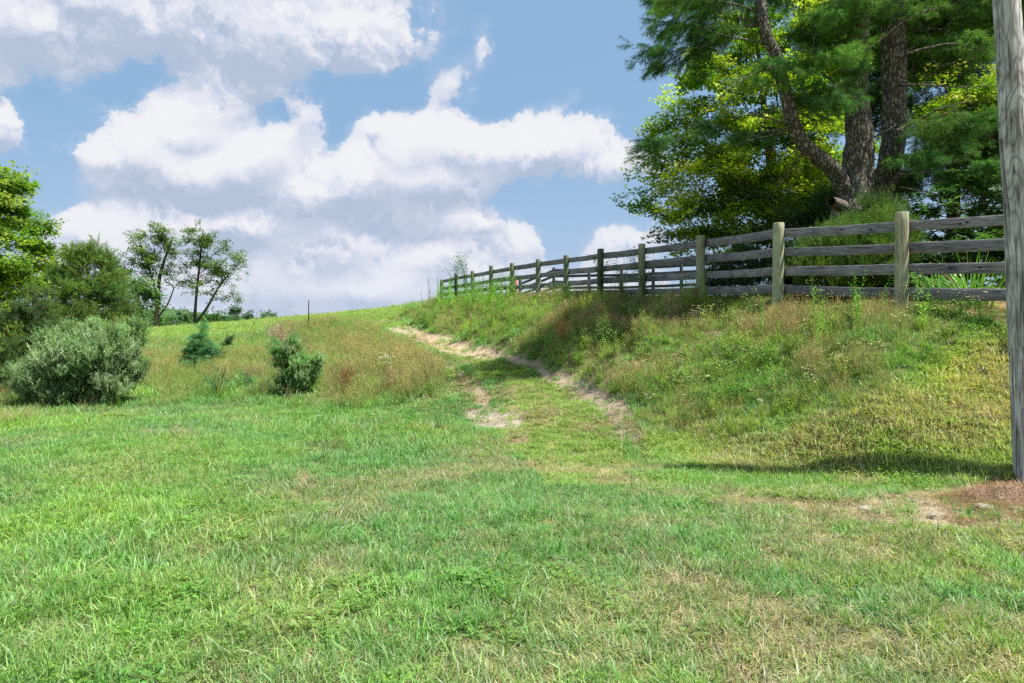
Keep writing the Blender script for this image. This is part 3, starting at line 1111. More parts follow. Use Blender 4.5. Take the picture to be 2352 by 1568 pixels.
# ------------------------------------------------------------------ lawn and field grass
def build_lawn():
    X, Y, S = [], [], []
    bands = [(2.0, 5, 330, 1.0), (5, 8, 300, 1.05), (8, 12, 230, 1.15), (12, 18, 150, 1.35), (18, 28, 85, 1.7), (28, 45, 40, 2.3), (45, 52, 16, 3.2)]
    for d0, d1, dens, s in bands:
        area = 0.86 * (d1 * d1 - d0 * d0)
        x, y = sector(int(area * dens), d0, d1)
        X.append(x)
        Y.append(y)
        S.append(np.full(len(x), s))
    xs_ = RNG.uniform(1.5, 9.0, 9000)
    ys_ = RNG.uniform(7.9, 12.5, 9000)
    X.append(xs_)
    Y.append(ys_)
    S.append(np.full(9000, 1.2))
    X, Y, S = map(np.concatenate, (X, Y, S))
    Z = gz(X, Y)
    z, px, py = zones(X, Y, Z)
    n = len(X)
    big = fbm(X, Y, 0.5, 4)
    mid = fbm(X + 30, Y + 7, 1.7, 3)
    fin = fbm(X - 11, Y + 3, 5.0, 2)
    keep = np.ones(n, bool)
    keep &= ~z['dirt'] | (RNG.random(n) < 0.02 + 0.4 * (fin > 0.66))
    keep &= ~z['thatch'] | (RNG.random(n) < 0.35)
    keep &= ~z['bank'] | (RNG.random(n) < 0.5)
    keep &= ~(z['behind'] & (X > 5.0) & (Y < 28) & ((side_of_fence(X, Y) > 0.5) | (RNG.random(n) < .5)))
    slope_z = inside([(1440, 1000), (1640, 960), (1760, 960), (2090, 860), (2250, 755), (2560, 720), (2560, 1110), (1700, 1100), (1480, 1070)], px, py)
    # colours of the living grass, real ones
    green = np.array([0.130, 0.30, 0.052])
    fresh = np.array([0.19, 0.37, 0.045])
    yellow = np.array([0.30, 0.36, 0.055])
    cool = np.array([0.13, 0.32, 0.055])
    c = np.tile(green, (n, 1))

    def blend(c, m, k):
        k = np.clip(k, 0, 1)[:, None]
        return c * (1 - k) + np.array(m) * k
    c = blend(c, fresh, (big - 0.45) * 3.0)
    c = blend(c, cool, (0.5 - mid) * 3.0 * (px < 1300))
    leftness = np.clip((1300 - px) / 900, 0, 1)
    c = blend(c, yellow, np.clip((px - 1500) / 900, 0, 1) * np.clip((py - 1000) / 300, 0, 1) * 0.6 * (mid > 0.45))
    # mown slope towards the pole: yellow green; crest of the track: fresh
    sx_, sy_ = px + (mid - .5) * 120, py + (big - .5) * 160
    slope = inside([(1500, 1000), (1760, 990), (2090, 880), (2250, 765), (2500, 730), (2500, 1100), (1700, 1090), (1480, 1060)], sx_, sy_)
    c = blend(c, (0.29, 0.39, 0.06), slope * (0.6 + 0.5 * (mid - 0.4)))
    dry = inside([(2160, 880), (2240, 790), (2500, 780), (2500, 1010), (2210, 960)], px + (mid - .5) * 60, py)
    c = blend(c, (0.46, 0.38, 0.11), dry * 0.6)
    track = inside([(1130, 985), (1180, 900), (1060, 830), (900, 760), (870, 740), (890, 745), (1200, 850), (1340, 905), (1440, 1030), (1450, 1120), (1250, 1120)], px, py)
    c = blend(c, (0.215, 0.37, 0.045), track * 0.8)
    c = blend(c, (0.20, 0.36, 0.045), z['field'] * 1.0)
    # straw showing where the sod is thin
    straw = np.clip((fbm(X + 5, Y + 60, 1.1, 4) - 0.50) * 5, 0, 1) * (0.35 + 0.6 * np.clip((px - 600) / 1400, 0, 1))
    bare = (np.clip(fbm(X + 5, Y + 60, 1.1, 4) - 0.52, 0, 1) * 4.0 * np.clip((px - 300) / 1200, 0.25, 1)) > RNG.random(n)
    c = blend(c, (0.34, 0.30, 0.11), straw * 0.7)
    keep &= ~(bare & (RNG.random(n) < 0.6) & ~slope_z)
    c = c * (0.80 + 0.40 * fin)[:, None] * RNG.normal(1, 0.10, n)[:, None].clip(0.7, 1.35)
    c = c * (1 + 0.10 * RNG.normal(0, 1, (n, 1)) * np.array([[1, 0, .3]])).clip(0.7, 1.4)
    c = np.where(slope_z[:, None], c * 0.62 + np.array([0.29, 0.43, 0.075]) * 0.42, c)
    c = c * np.array([1.12, 1.02, 1.5])
    beh = z['behind']
    c[beh] = np.array([0.16, 0.27, 0.05])
    s = S * RNG.uniform(0.7, 1.25, n) * (0.75 + 0.5 * big)
    s = np.where(track | z['field'], s * 0.75, s)
    s = np.where(z['mid'], s * 1.6, s)
    s = np.where(z['left'] & (Y < 33), s * 1.5, s)
    k = keep
    P = np.stack([X, Y, Z], 1)[k]
    rot = yaw(len(P), 0.2)
    sz = np.stack([s, s, s * RNG.uniform(0.6, 1.15, n)], 1)[k]
    o = spread('grass', C_LAWN, P, rot, sz, c[k], seed=2)
    tag(o, 'short patchy green grass covering the lawn, track and slopes', 'grass')
    # clover and low leaves in the richest spots, straw litter in the thin ones
    m = (mid > 0.54) & (big > 0.46) & ~z['dirt'] & (Y < 22) & (RNG.random(n) < 0.12)
    o = spread('clover', C_CLOVER, np.stack([X, Y, Z], 1)[m], yaw(m.sum(), 0.1), (S * RNG.uniform(0.9, 1.4, n))[m],
               (blend(c, (0.15, 0.34, 0.05), np.full(n, 0.4)) * 1.1)[m], seed=3)
    tag(o, 'low clover and small broad leaves among the lawn grass', 'clover')
    p_litter = 0.22 + 0.35 * straw + 0.5 * z['thatch'] + 0.15 * z['dirt'] * (px < 1000) + 0.22 * z['dirt'] * (px > 1700)
    m = (RNG.random(n) < p_litter * np.where(slope_z, 0.6, 1.0)) & (Y < 30) & ~z['bank']
    tc = np.array([0.46, 0.385, 0.23]) * RNG.uniform(0.6, 1.2, (n, 1))
    tc = np.where((z['dirt'] & (px > 2150))[:, None], tc * np.array([[0.75, 0.6, 0.5]]), tc)
    P = np.stack([X, Y, Z + 0.004], 1)[m]
    o = spread('straw_litter', C_THATCH, P, yaw(m.sum(), 0.12), (S * RNG.uniform(0.8, 1.3, n))[m], tc[m], seed=4)
    tag(o, 'dry cut straw lying between the grass and on bare spots', 'straw')
    m = z['dirt'] & (RNG.random(n) < 0.45) & (Y < 20)
    P = np.stack([X, Y, Z - 0.03], 1)[m]
    o = spread('gravel', C_PEBBLE, P, yaw(m.sum(), 0.05), (np.minimum(S, 1.5) * RNG.uniform(0.7, 1.3, n))[m], (np.array([0.36, 0.31, 0.25]) * RNG.uniform(.6, 1.2, (n, 1)))[m], seed=15)
    tag(o, 'small stones and crumbs of soil on the bare parts of the track', 'gravel')
    p_b = (0.012 + 0.035 * (mid > .55) + 0.03 * (px > 1300) * (py > 1250)) * (Y < 16)
    m = (RNG.random(n) < p_b) & (Y > 2.2) & ~z['dirt'] & ~track
    o = spread('coarse_grass', C_BROAD, np.stack([X, Y, Z], 1)[m], yaw(m.sum(), 0.15), RNG.uniform(.6, 1.05, m.sum()), (blend(c, (0.10, 0.30, 0.045), np.full(n, 0.6)))[m], seed=16)
    tag(o, 'coarse wide bladed grass tufts sprawling over the lawn', 'grass')
    # longer tufts here and there
    pl = 0.018 + 0.04 * (big > 0.52) + 0.05 * inside([(1330, 980), (1500, 960), (1700, 1020), (1650, 1180), (1300, 1200)], px, py) * (mid > .5) + 0.05 * z['mid']
    m = (RNG.random(n) < pl) & (Y > 3) & (Y < 34) & ~z['dirt'] & ~track
    sc = np.where(Y < 9, RNG.uniform(0.45, 0.75, n), RNG.uniform(0.5, 0.95, n))
    o = spread('long_grass', C_LONG, np.stack([X, Y, Z], 1)[m], yaw(m.sum(), 0.15), sc[m], (blend(c, cool, np.full(n, 0.4)) * 0.95)[m], seed=5)
    tag(o, 'longer grass tufts standing out of the lawn', 'grass')


build_lawn()


# ------------------------------------------------------------------ uncut growth on the two slopes
def build_weeds():
    n0 = 0
    # left slope
    X, Y = sector(52000, 10, 38, 0.85)
    Z = gz(X, Y)
    z, px, py = zones(X, Y, Z)
    f = fbm(X, Y, 0.7, 3)
    f2 = fbm(X + 9, Y + 9, 2.2, 3)
    tan = np.array([0.42, 0.38, 0.15])
    grn = np.array([0.28, 0.37, 0.085])
    rus = np.array([0.38, 0.30, 0.15])

    def mixc(k, a, b):
        k = np.clip(k, 0, 1)[:, None]
        return a * (1 - k) + b * k
    m = (z['left'] & (RNG.random(len(X)) < 0.42)) | (z['mid'] & (RNG.random(len(X)) < 0.30))
    col = mixc((f - 0.38) * 3.2, grn, tan)
    col = mixc((f2 - 0.56) * 4 * (px > 560), col, rus)
    edge = np.clip((py - 905) / 30, 0, 1) * (px < 1000)
    s = RNG.uniform(0.65, 1.15, len(X)) * (0.75 + 0.4 * f) * (1 - 0.45 * edge)
    s *= np.where((px < 640) & (py < 830), 0.6, 1.0)
    s *= np.where((px > 740) & (px < 1010) & (py > 840), 1.3, 1.0)
    s = np.where(z['mid'], s * 0.6, s)
    P = np.stack([X, Y, Z], 1)
    clear = np.zeros(len(X), bool)
    for (cx_, cd_, cr_) in ((456, 22.3, .75), (505, 23.5, .5), (508, 18.6, .6), (560, 18.8, .62), (498, 17.9, .75), (612, 17.4, .5), (670, 17.6, .8), (643, 22.5, .6), (195, 16.4, 1.5), (885, 18.6, .4), (800, 18.2, .4)):
        ax = (cx_ - CX) / FPX * cd_
        clear |= (np.hypot(X - ax * .985, (Y - cd_ * .985) * .7) < cr_)
    m &= ~clear | (RNG.random(len(X)) < .12)
    o = spread('seeding_grass', C_HAY, P[m], yaw(m.sum(), 0.15), s[m], (col * RNG.uniform(.8, 1.2, (len(X), 1)))[m], seed=6)
    tag(o, 'tall dry grass gone to seed on the slope left of the track', 'tall grass')
    q = z['left'] & (RNG.random(len(X)) < 0.05 + 0.12 * (px > 760) * (py > 850)) | (z['mid'] & (RNG.random(len(X)) < 0.14))
    o = spread('low_weeds', C_FORB, P[q], yaw(q.sum()), RNG.uniform(.5, 1.1, q.sum()), np.array([0.12, 0.27, 0.045]) * RNG.uniform(.8, 1.5, (q.sum(), 1)), seed=7)
    tag(o, 'leafy green weeds among the dry grass on the left slope', 'weeds')
    q = (z['left'] | z['mid']) & (RNG.random(len(X)) < 0.006 + 0.02 * (px > 800))
    o = spread('wildflowers', C_UMBEL, P[q], yaw(q.sum()), RNG.uniform(.7, 1.0, q.sum()), (1, 1, 1), seed=8)
    tag(o, 'scattered white umbel flowers on the slope left of the track', 'flowers')

    # bank between track and fence
    X, Y = sector(85000, 8.4, 47, 0.85)
    Z = gz(X, Y)
    z, px, py = zones(X, Y, Z)
    f = fbm(X + 3, Y, 0.9, 3)
    f2 = fbm(X + 19, Y + 9, 2.0, 3)
    P = np.stack([X, Y, Z], 1)
    b = z['bank']
    tan = np.array([0.42, 0.36, 0.155])
    grn = np.array([0.27, 0.36, 0.085])
    brn = np.array([0.36, 0.25, 0.125])
    brownz = inside([(1230, 700), (1450, 690), (1900, 700), (1850, 790), (1500, 800), (1250, 780)], px, py)
    col = mixc((f - 0.42) * 3.5, grn, tan)
    col = mixc((f2 - 0.45) * 3 * brownz, col, brn)
    dens = np.where(Y < 14, 1.0, 0.75)
    upz2 = inside([(1450, 640), (1450, 780), (2120, 770), (2120, 640)], px, py)
    col = mixc(0.7 * upz2, col, tan)
    m = b & (RNG.random(len(X)) < (0.36 + 0.5 * (f > 0.45) + 0.35 * upz2) * dens)
    lowz = np.clip((py - 900) / 80, 0, 1)
    upz = inside([(1250, 640), (1250, 790), (1650, 800), (2120, 780), (2120, 640)], px, py)
    s = RNG.uniform(0.6, 1.05, len(X)) * (0.55 + 0.5 * f) * np.where(upz, 1.1, 0.85) * (1 - 0.45 * lowz) * np.where(px > 2090, 0.6, 1.0)
    nearf = (side_of_fence(X, Y) > -0.9) & (Y < 17)
    s *= np.where(nearf, 0.5, 1.0)
    rot = yaw(len(X), 0.16)
    o = spread('seeding_grass', C_HAY, P[m], rot[m], s[m], (col * RNG.uniform(.8, 1.2, (len(X), 1)))[m], seed=9)
    tag(o, 'tall brown and green seeding grass on the bank below the fence', 'tall grass')
    f3 = fbm(X - 31, Y + 5, 1.3, 3)
    q = b & (RNG.random(len(X)) < 0.03 + 0.6 * (f3 > 0.56))
    cc = mixc((fbm(X, Y, 1.6, 3) - .3) * 2.2, np.array([0.14, 0.29, 0.065]), np.array([0.33, 0.46, 0.09]))
    sc = RNG.uniform(.5, 1.1, len(X)) * (1 - 0.4 * lowz)
    o = spread('low_weeds', C_FORB, P[q], rot[q], sc[q], cc[q], seed=10)
    tag(o, 'leafy green weeds covering the bank below the fence', 'weeds')
    q = b & (RNG.random(len(X)) < 0.5)
    o = spread('long_grass', C_LONG, P[q], rot[q], RNG.uniform(.7, 1.3, q.sum()), (cc * 1.05)[q], seed=11)
    tag(o, 'arching tufts of uncut grass on the bank', 'grass')
    tall = inside([(1000, 705), (1000, 670), (1200, 672), (1200, 745), (1080, 735)], px, py)
    tall2 = inside([(1420, 700), (1420, 660), (1640, 660), (1640, 720)], px, py)
    q = b & (RNG.random(len(X)) < 0.03 * (f > .4) + 0.07 * tall * (Y > 20) + 0.10 * tall2)
    q &= py < 830
    o = spread('tall_weeds', C_GOLD, P[q], rot[q], RNG.uniform(.7, 1.1, q.sum()) * np.where(tall[q], 1.45, 1.0), np.array([0.15, 0.34, 0.05]) * RNG.uniform(.7, 1.4, (q.sum(), 1)), seed=12)
    tag(o, 'tall leafy stalks growing up against the far end of the fence', 'weeds')
    clus = fbm(X + 77, Y, 1.5, 2)
    q = b & (RNG.random(len(X)) < 0.05 + 0.22 * (clus > 0.6))
    o = spread('small_daisies', C_DAISY, P[q], rot[q], RNG.uniform(.8, 1.2, q.sum()), (1, 1, 1), seed=13)
    tag(o, 'small white daisies dotted over the bank', 'flowers')
    q = b & (RNG.random(len(X)) < 0.03)
    o = spread('wildflowers', C_UMBEL, P[q], rot[q], RNG.uniform(.7, 1.1, q.sum()), (1, 1, 1), seed=14)
    tag(o, 'white wild carrot heads standing over the bank grass', 'flowers')


build_weeds()


# ------------------------------------------------------------------ wood
def mat_wood(name, dark, light, along='X', scale=1.0, rings=0.0, green=None, crack=0.6):
    """weathered board: grain runs along one axis of the piece, drifting round knots"""
    m, t, out = new_mat(name)
    pos = t.new('ShaderNodeTexCoord').outputs['Object']
    rnd = t.new('ShaderNodeObjectInfo').outputs['Random']
    pos = t.vmath('ADD', pos, t.comb(t.math('MULTIPLY', rnd, 37.0), t.math('MULTIPLY', rnd, 11.0), t.math('MULTIPLY', rnd, 53.0)))
    st = {'X': (0.10, 1, 1), 'Z': (1, 1, 0.10)}[along]
    s = t.vmath('MULTIPLY', pos, st)
    wv = t.noise(s, 7 * scale, 3, 0.5, 0, 'Color')
    s2 = t.vmath('ADD', s, t.vmath('MULTIPLY', t.vmath('SUBTRACT', wv, (.5, .5, .5)), (0.16, 0.16, 0.16)))
    n1 = t.noise(s2, 26 * scale, 5, 0.65)
    n2 = t.noise(t.vmath('MULTIPLY', s2, (0.35, 1, 1) if along == 'X' else (1, 1, 0.35)), 85 * scale, 3, 0.6)
    big = t.noise(pos, 2.2, 3, 0.6)
    f = t.math('MULTIPLY_ADD', n1, 0.75, t.math('MULTIPLY', n2, 0.55))
    f = t.math('ADD', f, t.math('MULTIPLY_ADD', big, 0.5, -0.25))
    f = t.smooth(f, 0.38, 0.92)
    if rings:
        rn = t.noise(t.vmath('MULTIPLY', pos, {'X': (.5, 3.2, 3.2), 'Z': (3.2, 3.2, .5)}[along]), 1.0, 2, 0.4)
        rg = t.math('ABSOLUTE', t.math('SINE', t.math('MULTIPLY', rn, 58.0)))
        f = t.math('MULTIPLY', f, t.math('MULTIPLY_ADD', t.smooth(rg, 0.0, 0.75), rings, 1 - rings))
    c = t.mix(f, dark, light)
    ck = t.smooth(n2, 0.40, 0.30)
    c = t.mix(t.math('MULTIPLY', ck, crack), c, tuple(v * 0.3 for v in dark))
    if green:
        c = t.mix(t.math('MULTIPLY', t.smooth(t.noise(pos, 3.1, 3, 0.6), 0.42, 0.62), 0.8), c, green)
    tone_ = t.math('MULTIPLY_ADD', rnd, 0.35, 0.82)
    c = t.vmath('SCALE', c, scale=tone_)
    h = t.math('SUBTRACT', t.math('ADD', t.math('MULTIPLY', n1, 0.6), t.math('MULTIPLY', n2, 0.4)), t.math('MULTIPLY', ck, 0.5))
    principled(t, out, c, 0.85, h, 0.012, 0.25)
    return m


M_BOARD = mat_wood('weathered_board', (0.08, 0.075, 0.082), (0.31, 0.295, 0.305), 'X', 1.0, rings=0.35)
M_POST = mat_wood('fence_post_wood', (0.22, 0.20, 0.13), (0.50, 0.49, 0.32), 'Z', 1.0, rings=0.35, green=(0.26, 0.30, 0.19), crack=0.8)
M_POST_OLD = mat_wood('old_post_wood', (0.09, 0.085, 0.065), (0.24, 0.24, 0.17), 'Z', 1.0, green=(0.13, 0.17, 0.10), crack=0.5)
M_POLE = mat_wood('pole_wood', (0.13, 0.115, 0.11), (0.72, 0.73, 0.72), 'Z', 0.6, rings=0.6, crack=0.9)
M_DARKWOOD = mat_wood('dark_board', (0.03, 0.03, 0.034), (0.11, 0.11, 0.12), 'X', 1.0)


def flat_mat(name, col, rough=0.8, metal=0.0, var=0.35, nscale=20):
    m, t, out = new_mat(name)
    pos = t.new('ShaderNodeTexCoord').outputs['Object']
    n = t.noise(pos, nscale, 4, 0.65)
    c = t.vmath('SCALE', col, scale=t.math('MULTIPLY_ADD', n, 2 * var, 1 - var))
    p = principled(t, out, c, rough, n, 0.004, 0.3)
    p.inputs['Metallic'].default_value = metal
    return m


M_KNOT = flat_mat('knot_wood', (0.022, 0.018, 0.018))
M_RUST = flat_mat('red_painted_gate', (0.30, 0.10, 0.07), 0.6, 0.0, 0.5, 30)
M_STONE = flat_mat('pale_stone', (0.32, 0.29, 0.24), 0.9, 0.0, 0.3, 14)
M_STAKE = flat_mat('dark_stake', (0.07, 0.05, 0.04), 0.8)
M_IRON = flat_mat('galvanised_iron', (0.22, 0.22, 0.22), 0.6, 0.6)


def lathe_rough(radii, zs, sides, jit, rng, bend=None, cap=True):
    """a slightly irregular round pole; returns verts and faces"""
    v = []
    ph = rng.random(3) * 6.28
    for k, (r, z) in enumerate(zip(radii, zs)):
        for j in range(sides):
            th = 6.28318 * j / sides
            rr_ = r * (1 + jit * (math.sin(th * 3 + ph[0]) * 0.5 + math.sin(th * 5 + ph[1] + z * 0.7) * 0.35 + rng.normal(0, 0.12)))
            bx, by = bend(z) if bend else (0, 0)
            v.append((bx + rr_ * math.cos(th), by + rr_ * math.sin(th), z))
    q = []
    n = len(zs)
    for k in range(n - 1):
        for j in range(sides):
            q.append([k * sides + j, k * sides + (j + 1) % sides, (k + 1) * sides + (j + 1) % sides, (k + 1) * sides + j])
    tr = []
    if cap:
        zc = zs[-1] + radii[-1] * 0.04
        bx, by = bend(zs[-1]) if bend else (0, 0)
        v.append((bx, by, zc))
        c = len(v) - 1
        for j in range(sides):
            tr.append([(n - 1) * sides + j, (n - 1) * sides + (j + 1) % sides, c])
    return np.array(v), np.array(q), np.array(tr)


def post_mesh(h, r, seed, mat):
    rng = np.random.default_rng(seed)
    zs = list(np.linspace(-0.35, h - 0.012, 14)) + [h]
    rad = [r * (1.05 - 0.05 * (z / h)) for z in zs[:-1]] + [r * 0.93]
    lean = rng.normal(0, 0.008, 2)
    v, q, tr = lathe_rough(rad, zs, 18, 0.035, rng, lambda z: (lean[0] * z, lean[1] * z))
    return mesh_np('post', v, [q, tr], mat=mat, smooth=False)


def board_mesh(a, b, w, th, seed, mat):
    """plank from a to b, upright, slightly wavy with worn edges; built about its first end"""
    rng = np.random.default_rng(seed)
    a, b = np.asarray(a, float), np.asarray(b, float)
    d = b - a
    L = np.linalg.norm(d)
    n = 12
    v = []
    for k in range(n + 1):
        u = k / n
        sag = -0.012 * math.sin(math.pi * u) + rng.normal(0, 0.0022)
        wob = 0.012 * math.sin(math.pi * u * 1.3 + seed)
        ww = w * (1 + rng.normal(0, 0.012))
        ch = 0.005
        prof = [(-th / 2 + ch, -ww / 2), (th / 2 - ch, -ww / 2), (th / 2, -ww / 2 + ch), (th / 2, ww / 2 - ch), (th / 2 - ch, ww / 2), (-th / 2 + ch, ww / 2),
                (-th / 2, ww / 2 - ch), (-th / 2, -ww / 2 + ch)]
        for (y, z) in prof:
            v.append((u * L, y + wob, z + sag))
    q = []
    for k in range(n):
        for j in range(8):
            q.append([8 * k + j, 8 * k + (j + 1) % 8, 8 * k + 8 + (j + 1) % 8, 8 * k + 8 + j])
    caps = [list(range(8))[::-1], [8 * n + j for j in range(8)]]
    return mesh_np('board', np.array(v), [np.array(q), np.array(caps)], mat=mat), L, d


def place_along(o, a, d):
    o.location = tuple(a)
    o.rotation_euler = Vector(d).to_track_quat('X', 'Z').to_euler()


def build_fence():
    root = thing('wooden_fence', 'weathered grey four board fence on round posts along the top of the bank', 'fence', tuple(FB[1]))
    inv = np.array(FB[1])
    P = []
    for i, (px, top, D, by) in enumerate(FENCE):
        if i == 0:
            X = 7.1 * FS
            ztop = CAM_H + (CY - top) / FPX * D
            zb = [CAM_H + (CY - y) / FPX * D for y in by]
        else:
            X = (px - CX) / FPX * D
            ztop = CAM_H + (CY - top) / FPX * D
            zb = [CAM_H + (CY - y) / FPX * D for y in by]
        base = g1(X, D)
        r = [0.088, 0.092, 0.094, 0.092, 0.085, 0.088, 0.085, 0.088, 0.084, 0.084, 0.08, 0.08, 0.085][i] * FS
        P.append((X, D, base, zb, r))
        me = post_mesh(ztop - base, r, 50 + i, M_POST if i < 5 else M_POST_OLD)
        o = obj('post', me, root)
        o.location = (X - inv[0], D - inv[1], base - inv[2])
        o.rotation_euler = (0, 0, i * 1.7)
    for i in range(len(P) - 1):
        X0, Y0, _, z0, r0 = P[i]
        X1, Y1, _, z1, r1 = P[i + 1]
        dv = np.array([X1 - X0, Y1 - Y0])
        dv /= np.linalg.norm(dv)
        nrm = np.array([-dv[1], dv[0]])
        if nrm[0] < 0:
            nrm = -nrm                      # away from the track: boards are nailed on the field side
        for k in range(4):
            off = nrm * (max(r0, r1) * 0.72 + 0.012)
            a = np.array([X0 + off[0], Y0 + off[1], z0[k]])
            b = np.array([X1 + off[0], Y1 + off[1], z1[k]])
            e = (b - a) / np.linalg.norm(b - a)
            a = a + e * 0.004
            b = b - e * 0.004
            w = 0.19 + 0.012 * ((i * 7 + k * 3) % 5 - 2) / 2
            me, L, d = board_mesh(a, b, w, 0.028, i * 10 + k, M_BOARD)
            o = obj('board', me, root)
            place_along(o, a - inv, d)
            if i == 0 and k in (0, 2) or (i == 1 and k == 0):
                spots = {(0, 0): [(0.42, .0), (.62, -.01), (.66, -.03)], (0, 2): [(.55, 0), (.72, 0.01)], (1, 0): [(.46, .01), (.24, -.02)]}[(i, k)]
                for (u, dz) in spots:
                    g = []
                    for j in range(10):
                        th = j * 0.628
                        g.append((u * L + 0.026 * math.cos(th), 0.0, dz + 0.019 * math.sin(th)))
                    for side in (1, -1):
                        vv = np.array([(x, side * 0.0185 + 0.012 * math.sin(math.pi * u * 1.3 + i * 10 + k), z) for x, y, z in g])
                        km = mesh_np('knot', vv, [np.array([list(range(10))])], mat=M_KNOT)
                        ko = obj('knot', km, o)
    return root


build_fence()


def build_back_fence():
    """second, darker fence across the field and the red gate where it meets the track fence"""
    root = thing('field_fence', 'distant dark board fence crossing the field behind the long fence', 'fence', tuple(at(1272, 672, 34)))
    inv = np.array(at(1272, 672, 34))
    posts = [(1194, 641, 44, 652), (1272, 614, 39, 620), (1354, 619, 38, 618), (1427, 616, 37, 617), (1500, 610, 36, 613), (1565, 605, 35, 609), (1640, 600, 34, 604), (1725, 596, 33, 600)]
    pts = []
    for i, (px, top, D, b) in enumerate(posts):
        a = at(px, top, D)
        zt, z1 = a[2], CAM_H + (CY - b) / FPX * D
        base = g1(a[0], D)
        me = post_mesh(max(zt - base, 0.8), 0.085, 90 + i, M_DARKWOOD)
        o = obj('post', me, root)
        o.location = (a[0] - inv[0], D - inv[1], base - inv[2])
        pts.append((a[0], D, z1))
    for i in range(len(pts) - 1):
        for k in range(4):
            a = np.array(pts[i]) - (0, -0.1, k * 0.335)
            b = np.array(pts[i + 1]) - (0, -0.1, k * 0.335)
            me, L, d = board_mesh(a, b, 0.15, 0.028, 200 + i * 4 + k, M_DARKWOOD)
            o = obj('board', me, root)
            place_along(o, a - inv, d)
    # tube gate
    gA, gB = at(1186, 640, 42), at(1082, 646, 42.5)
    base = at(1186, 682, 42)
    gr = thing('field_gate', 'rusty red tube gate hanging beyond the far part of the fence', 'gate', tuple(base))

    def tube(a, b, r, nm, mat=M_RUST):
        a, b = np.asarray(a), np.asarray(b)
        L = np.linalg.norm(b - a)
        v, q, tr = lathe_rough([r, r], [0, L], 8, 0.0, np.random.default_rng(0))
        o = obj(nm, mesh_np(nm, v, [q, tr], mat=mat, smooth=True), gr)
        o.location = tuple(a - base)
        o.rotation_euler = Vector(b - a).to_track_quat('Z', 'Y').to_euler()
        return o
    tube(gA - (0, 0, 1.15), gA, 0.10, 'gate_post')
    tube(gB - (0, 0, 1.10), gB, 0.03, 'upright')
    for k in range(5):
        dz = 0.10 + 0.24 * k
        tube(gA - (0, 0, dz), gB - (0, 0, dz), 0.024, 'rail')
    for u in (0.33, 0.66):
        p = gA + (gB - gA) * u
        tube(p - (0, 0, 1.06), p - (0, 0, 0.10), 0.018, 'upright')


build_back_fence()


def build_pole():
    D = 7.95
    base = at(2372, 1100, D)
    bz = g1(base[0], D)
    top = at(2310, 0, D)
    lean = (top[0] - base[0]) / (top[2] - bz)
    H = 7.3
    rng = np.random.default_rng(8)
    zs = list(np.linspace(-0.6, H - 0.03, 150)) + [H]
    rad = [0.186 - 0.0095 * max(z, -0.2) for z in zs[:-1]] + [0.112]
    v = []
    S = 72
    ph = rng.random(6) * 6.28
    for r, z in zip(rad, zs):
        for j in range(S):
            th = 6.28318 * j / S
            # drying checks run up the pole and knots swell it
            f = mnoise.noise(Vector((math.cos(th) * 5.5, math.sin(th) * 5.5, z * 0.55)))
            g = mnoise.noise(Vector((math.cos(th) * 16, math.sin(th) * 16, z * 1.1 + 9)))
            big = mnoise.noise(Vector((math.cos(th) * 1.2, math.sin(th) * 1.2, z * 0.8 + 4)))
            r2 = r + 0.010 * big + 0.004 * f - 0.012 * max(0.0, g - 0.32) * 2.2
            x = lean * z + 0.02 * math.sin(z * 0.5)
            v.append((x + r2 * math.cos(th), r2 * math.sin(th), z))
    n = len(zs)
    q = [[k * S + j, k * S + (j + 1) % S, (k + 1) * S + (j + 1) % S, (k + 1) * S + j] for k in range(n - 1) for j in range(S)]
    v.append((lean * H, 0, H + 0.02))
    tr = [[(n - 1) * S + j, (n - 1) * S + (j + 1) % S, len(v) - 1] for j in range(S)]
    o = obj('utility_pole', mesh_np('pole', np.array(v), [np.array(q), np.array(tr)], mat=M_POLE, smooth=True), loc=(base[0], D, bz))
    tag(o, 'thick weathered grey utility pole standing at the foot of the mown slope', 'utility pole')


build_pole()


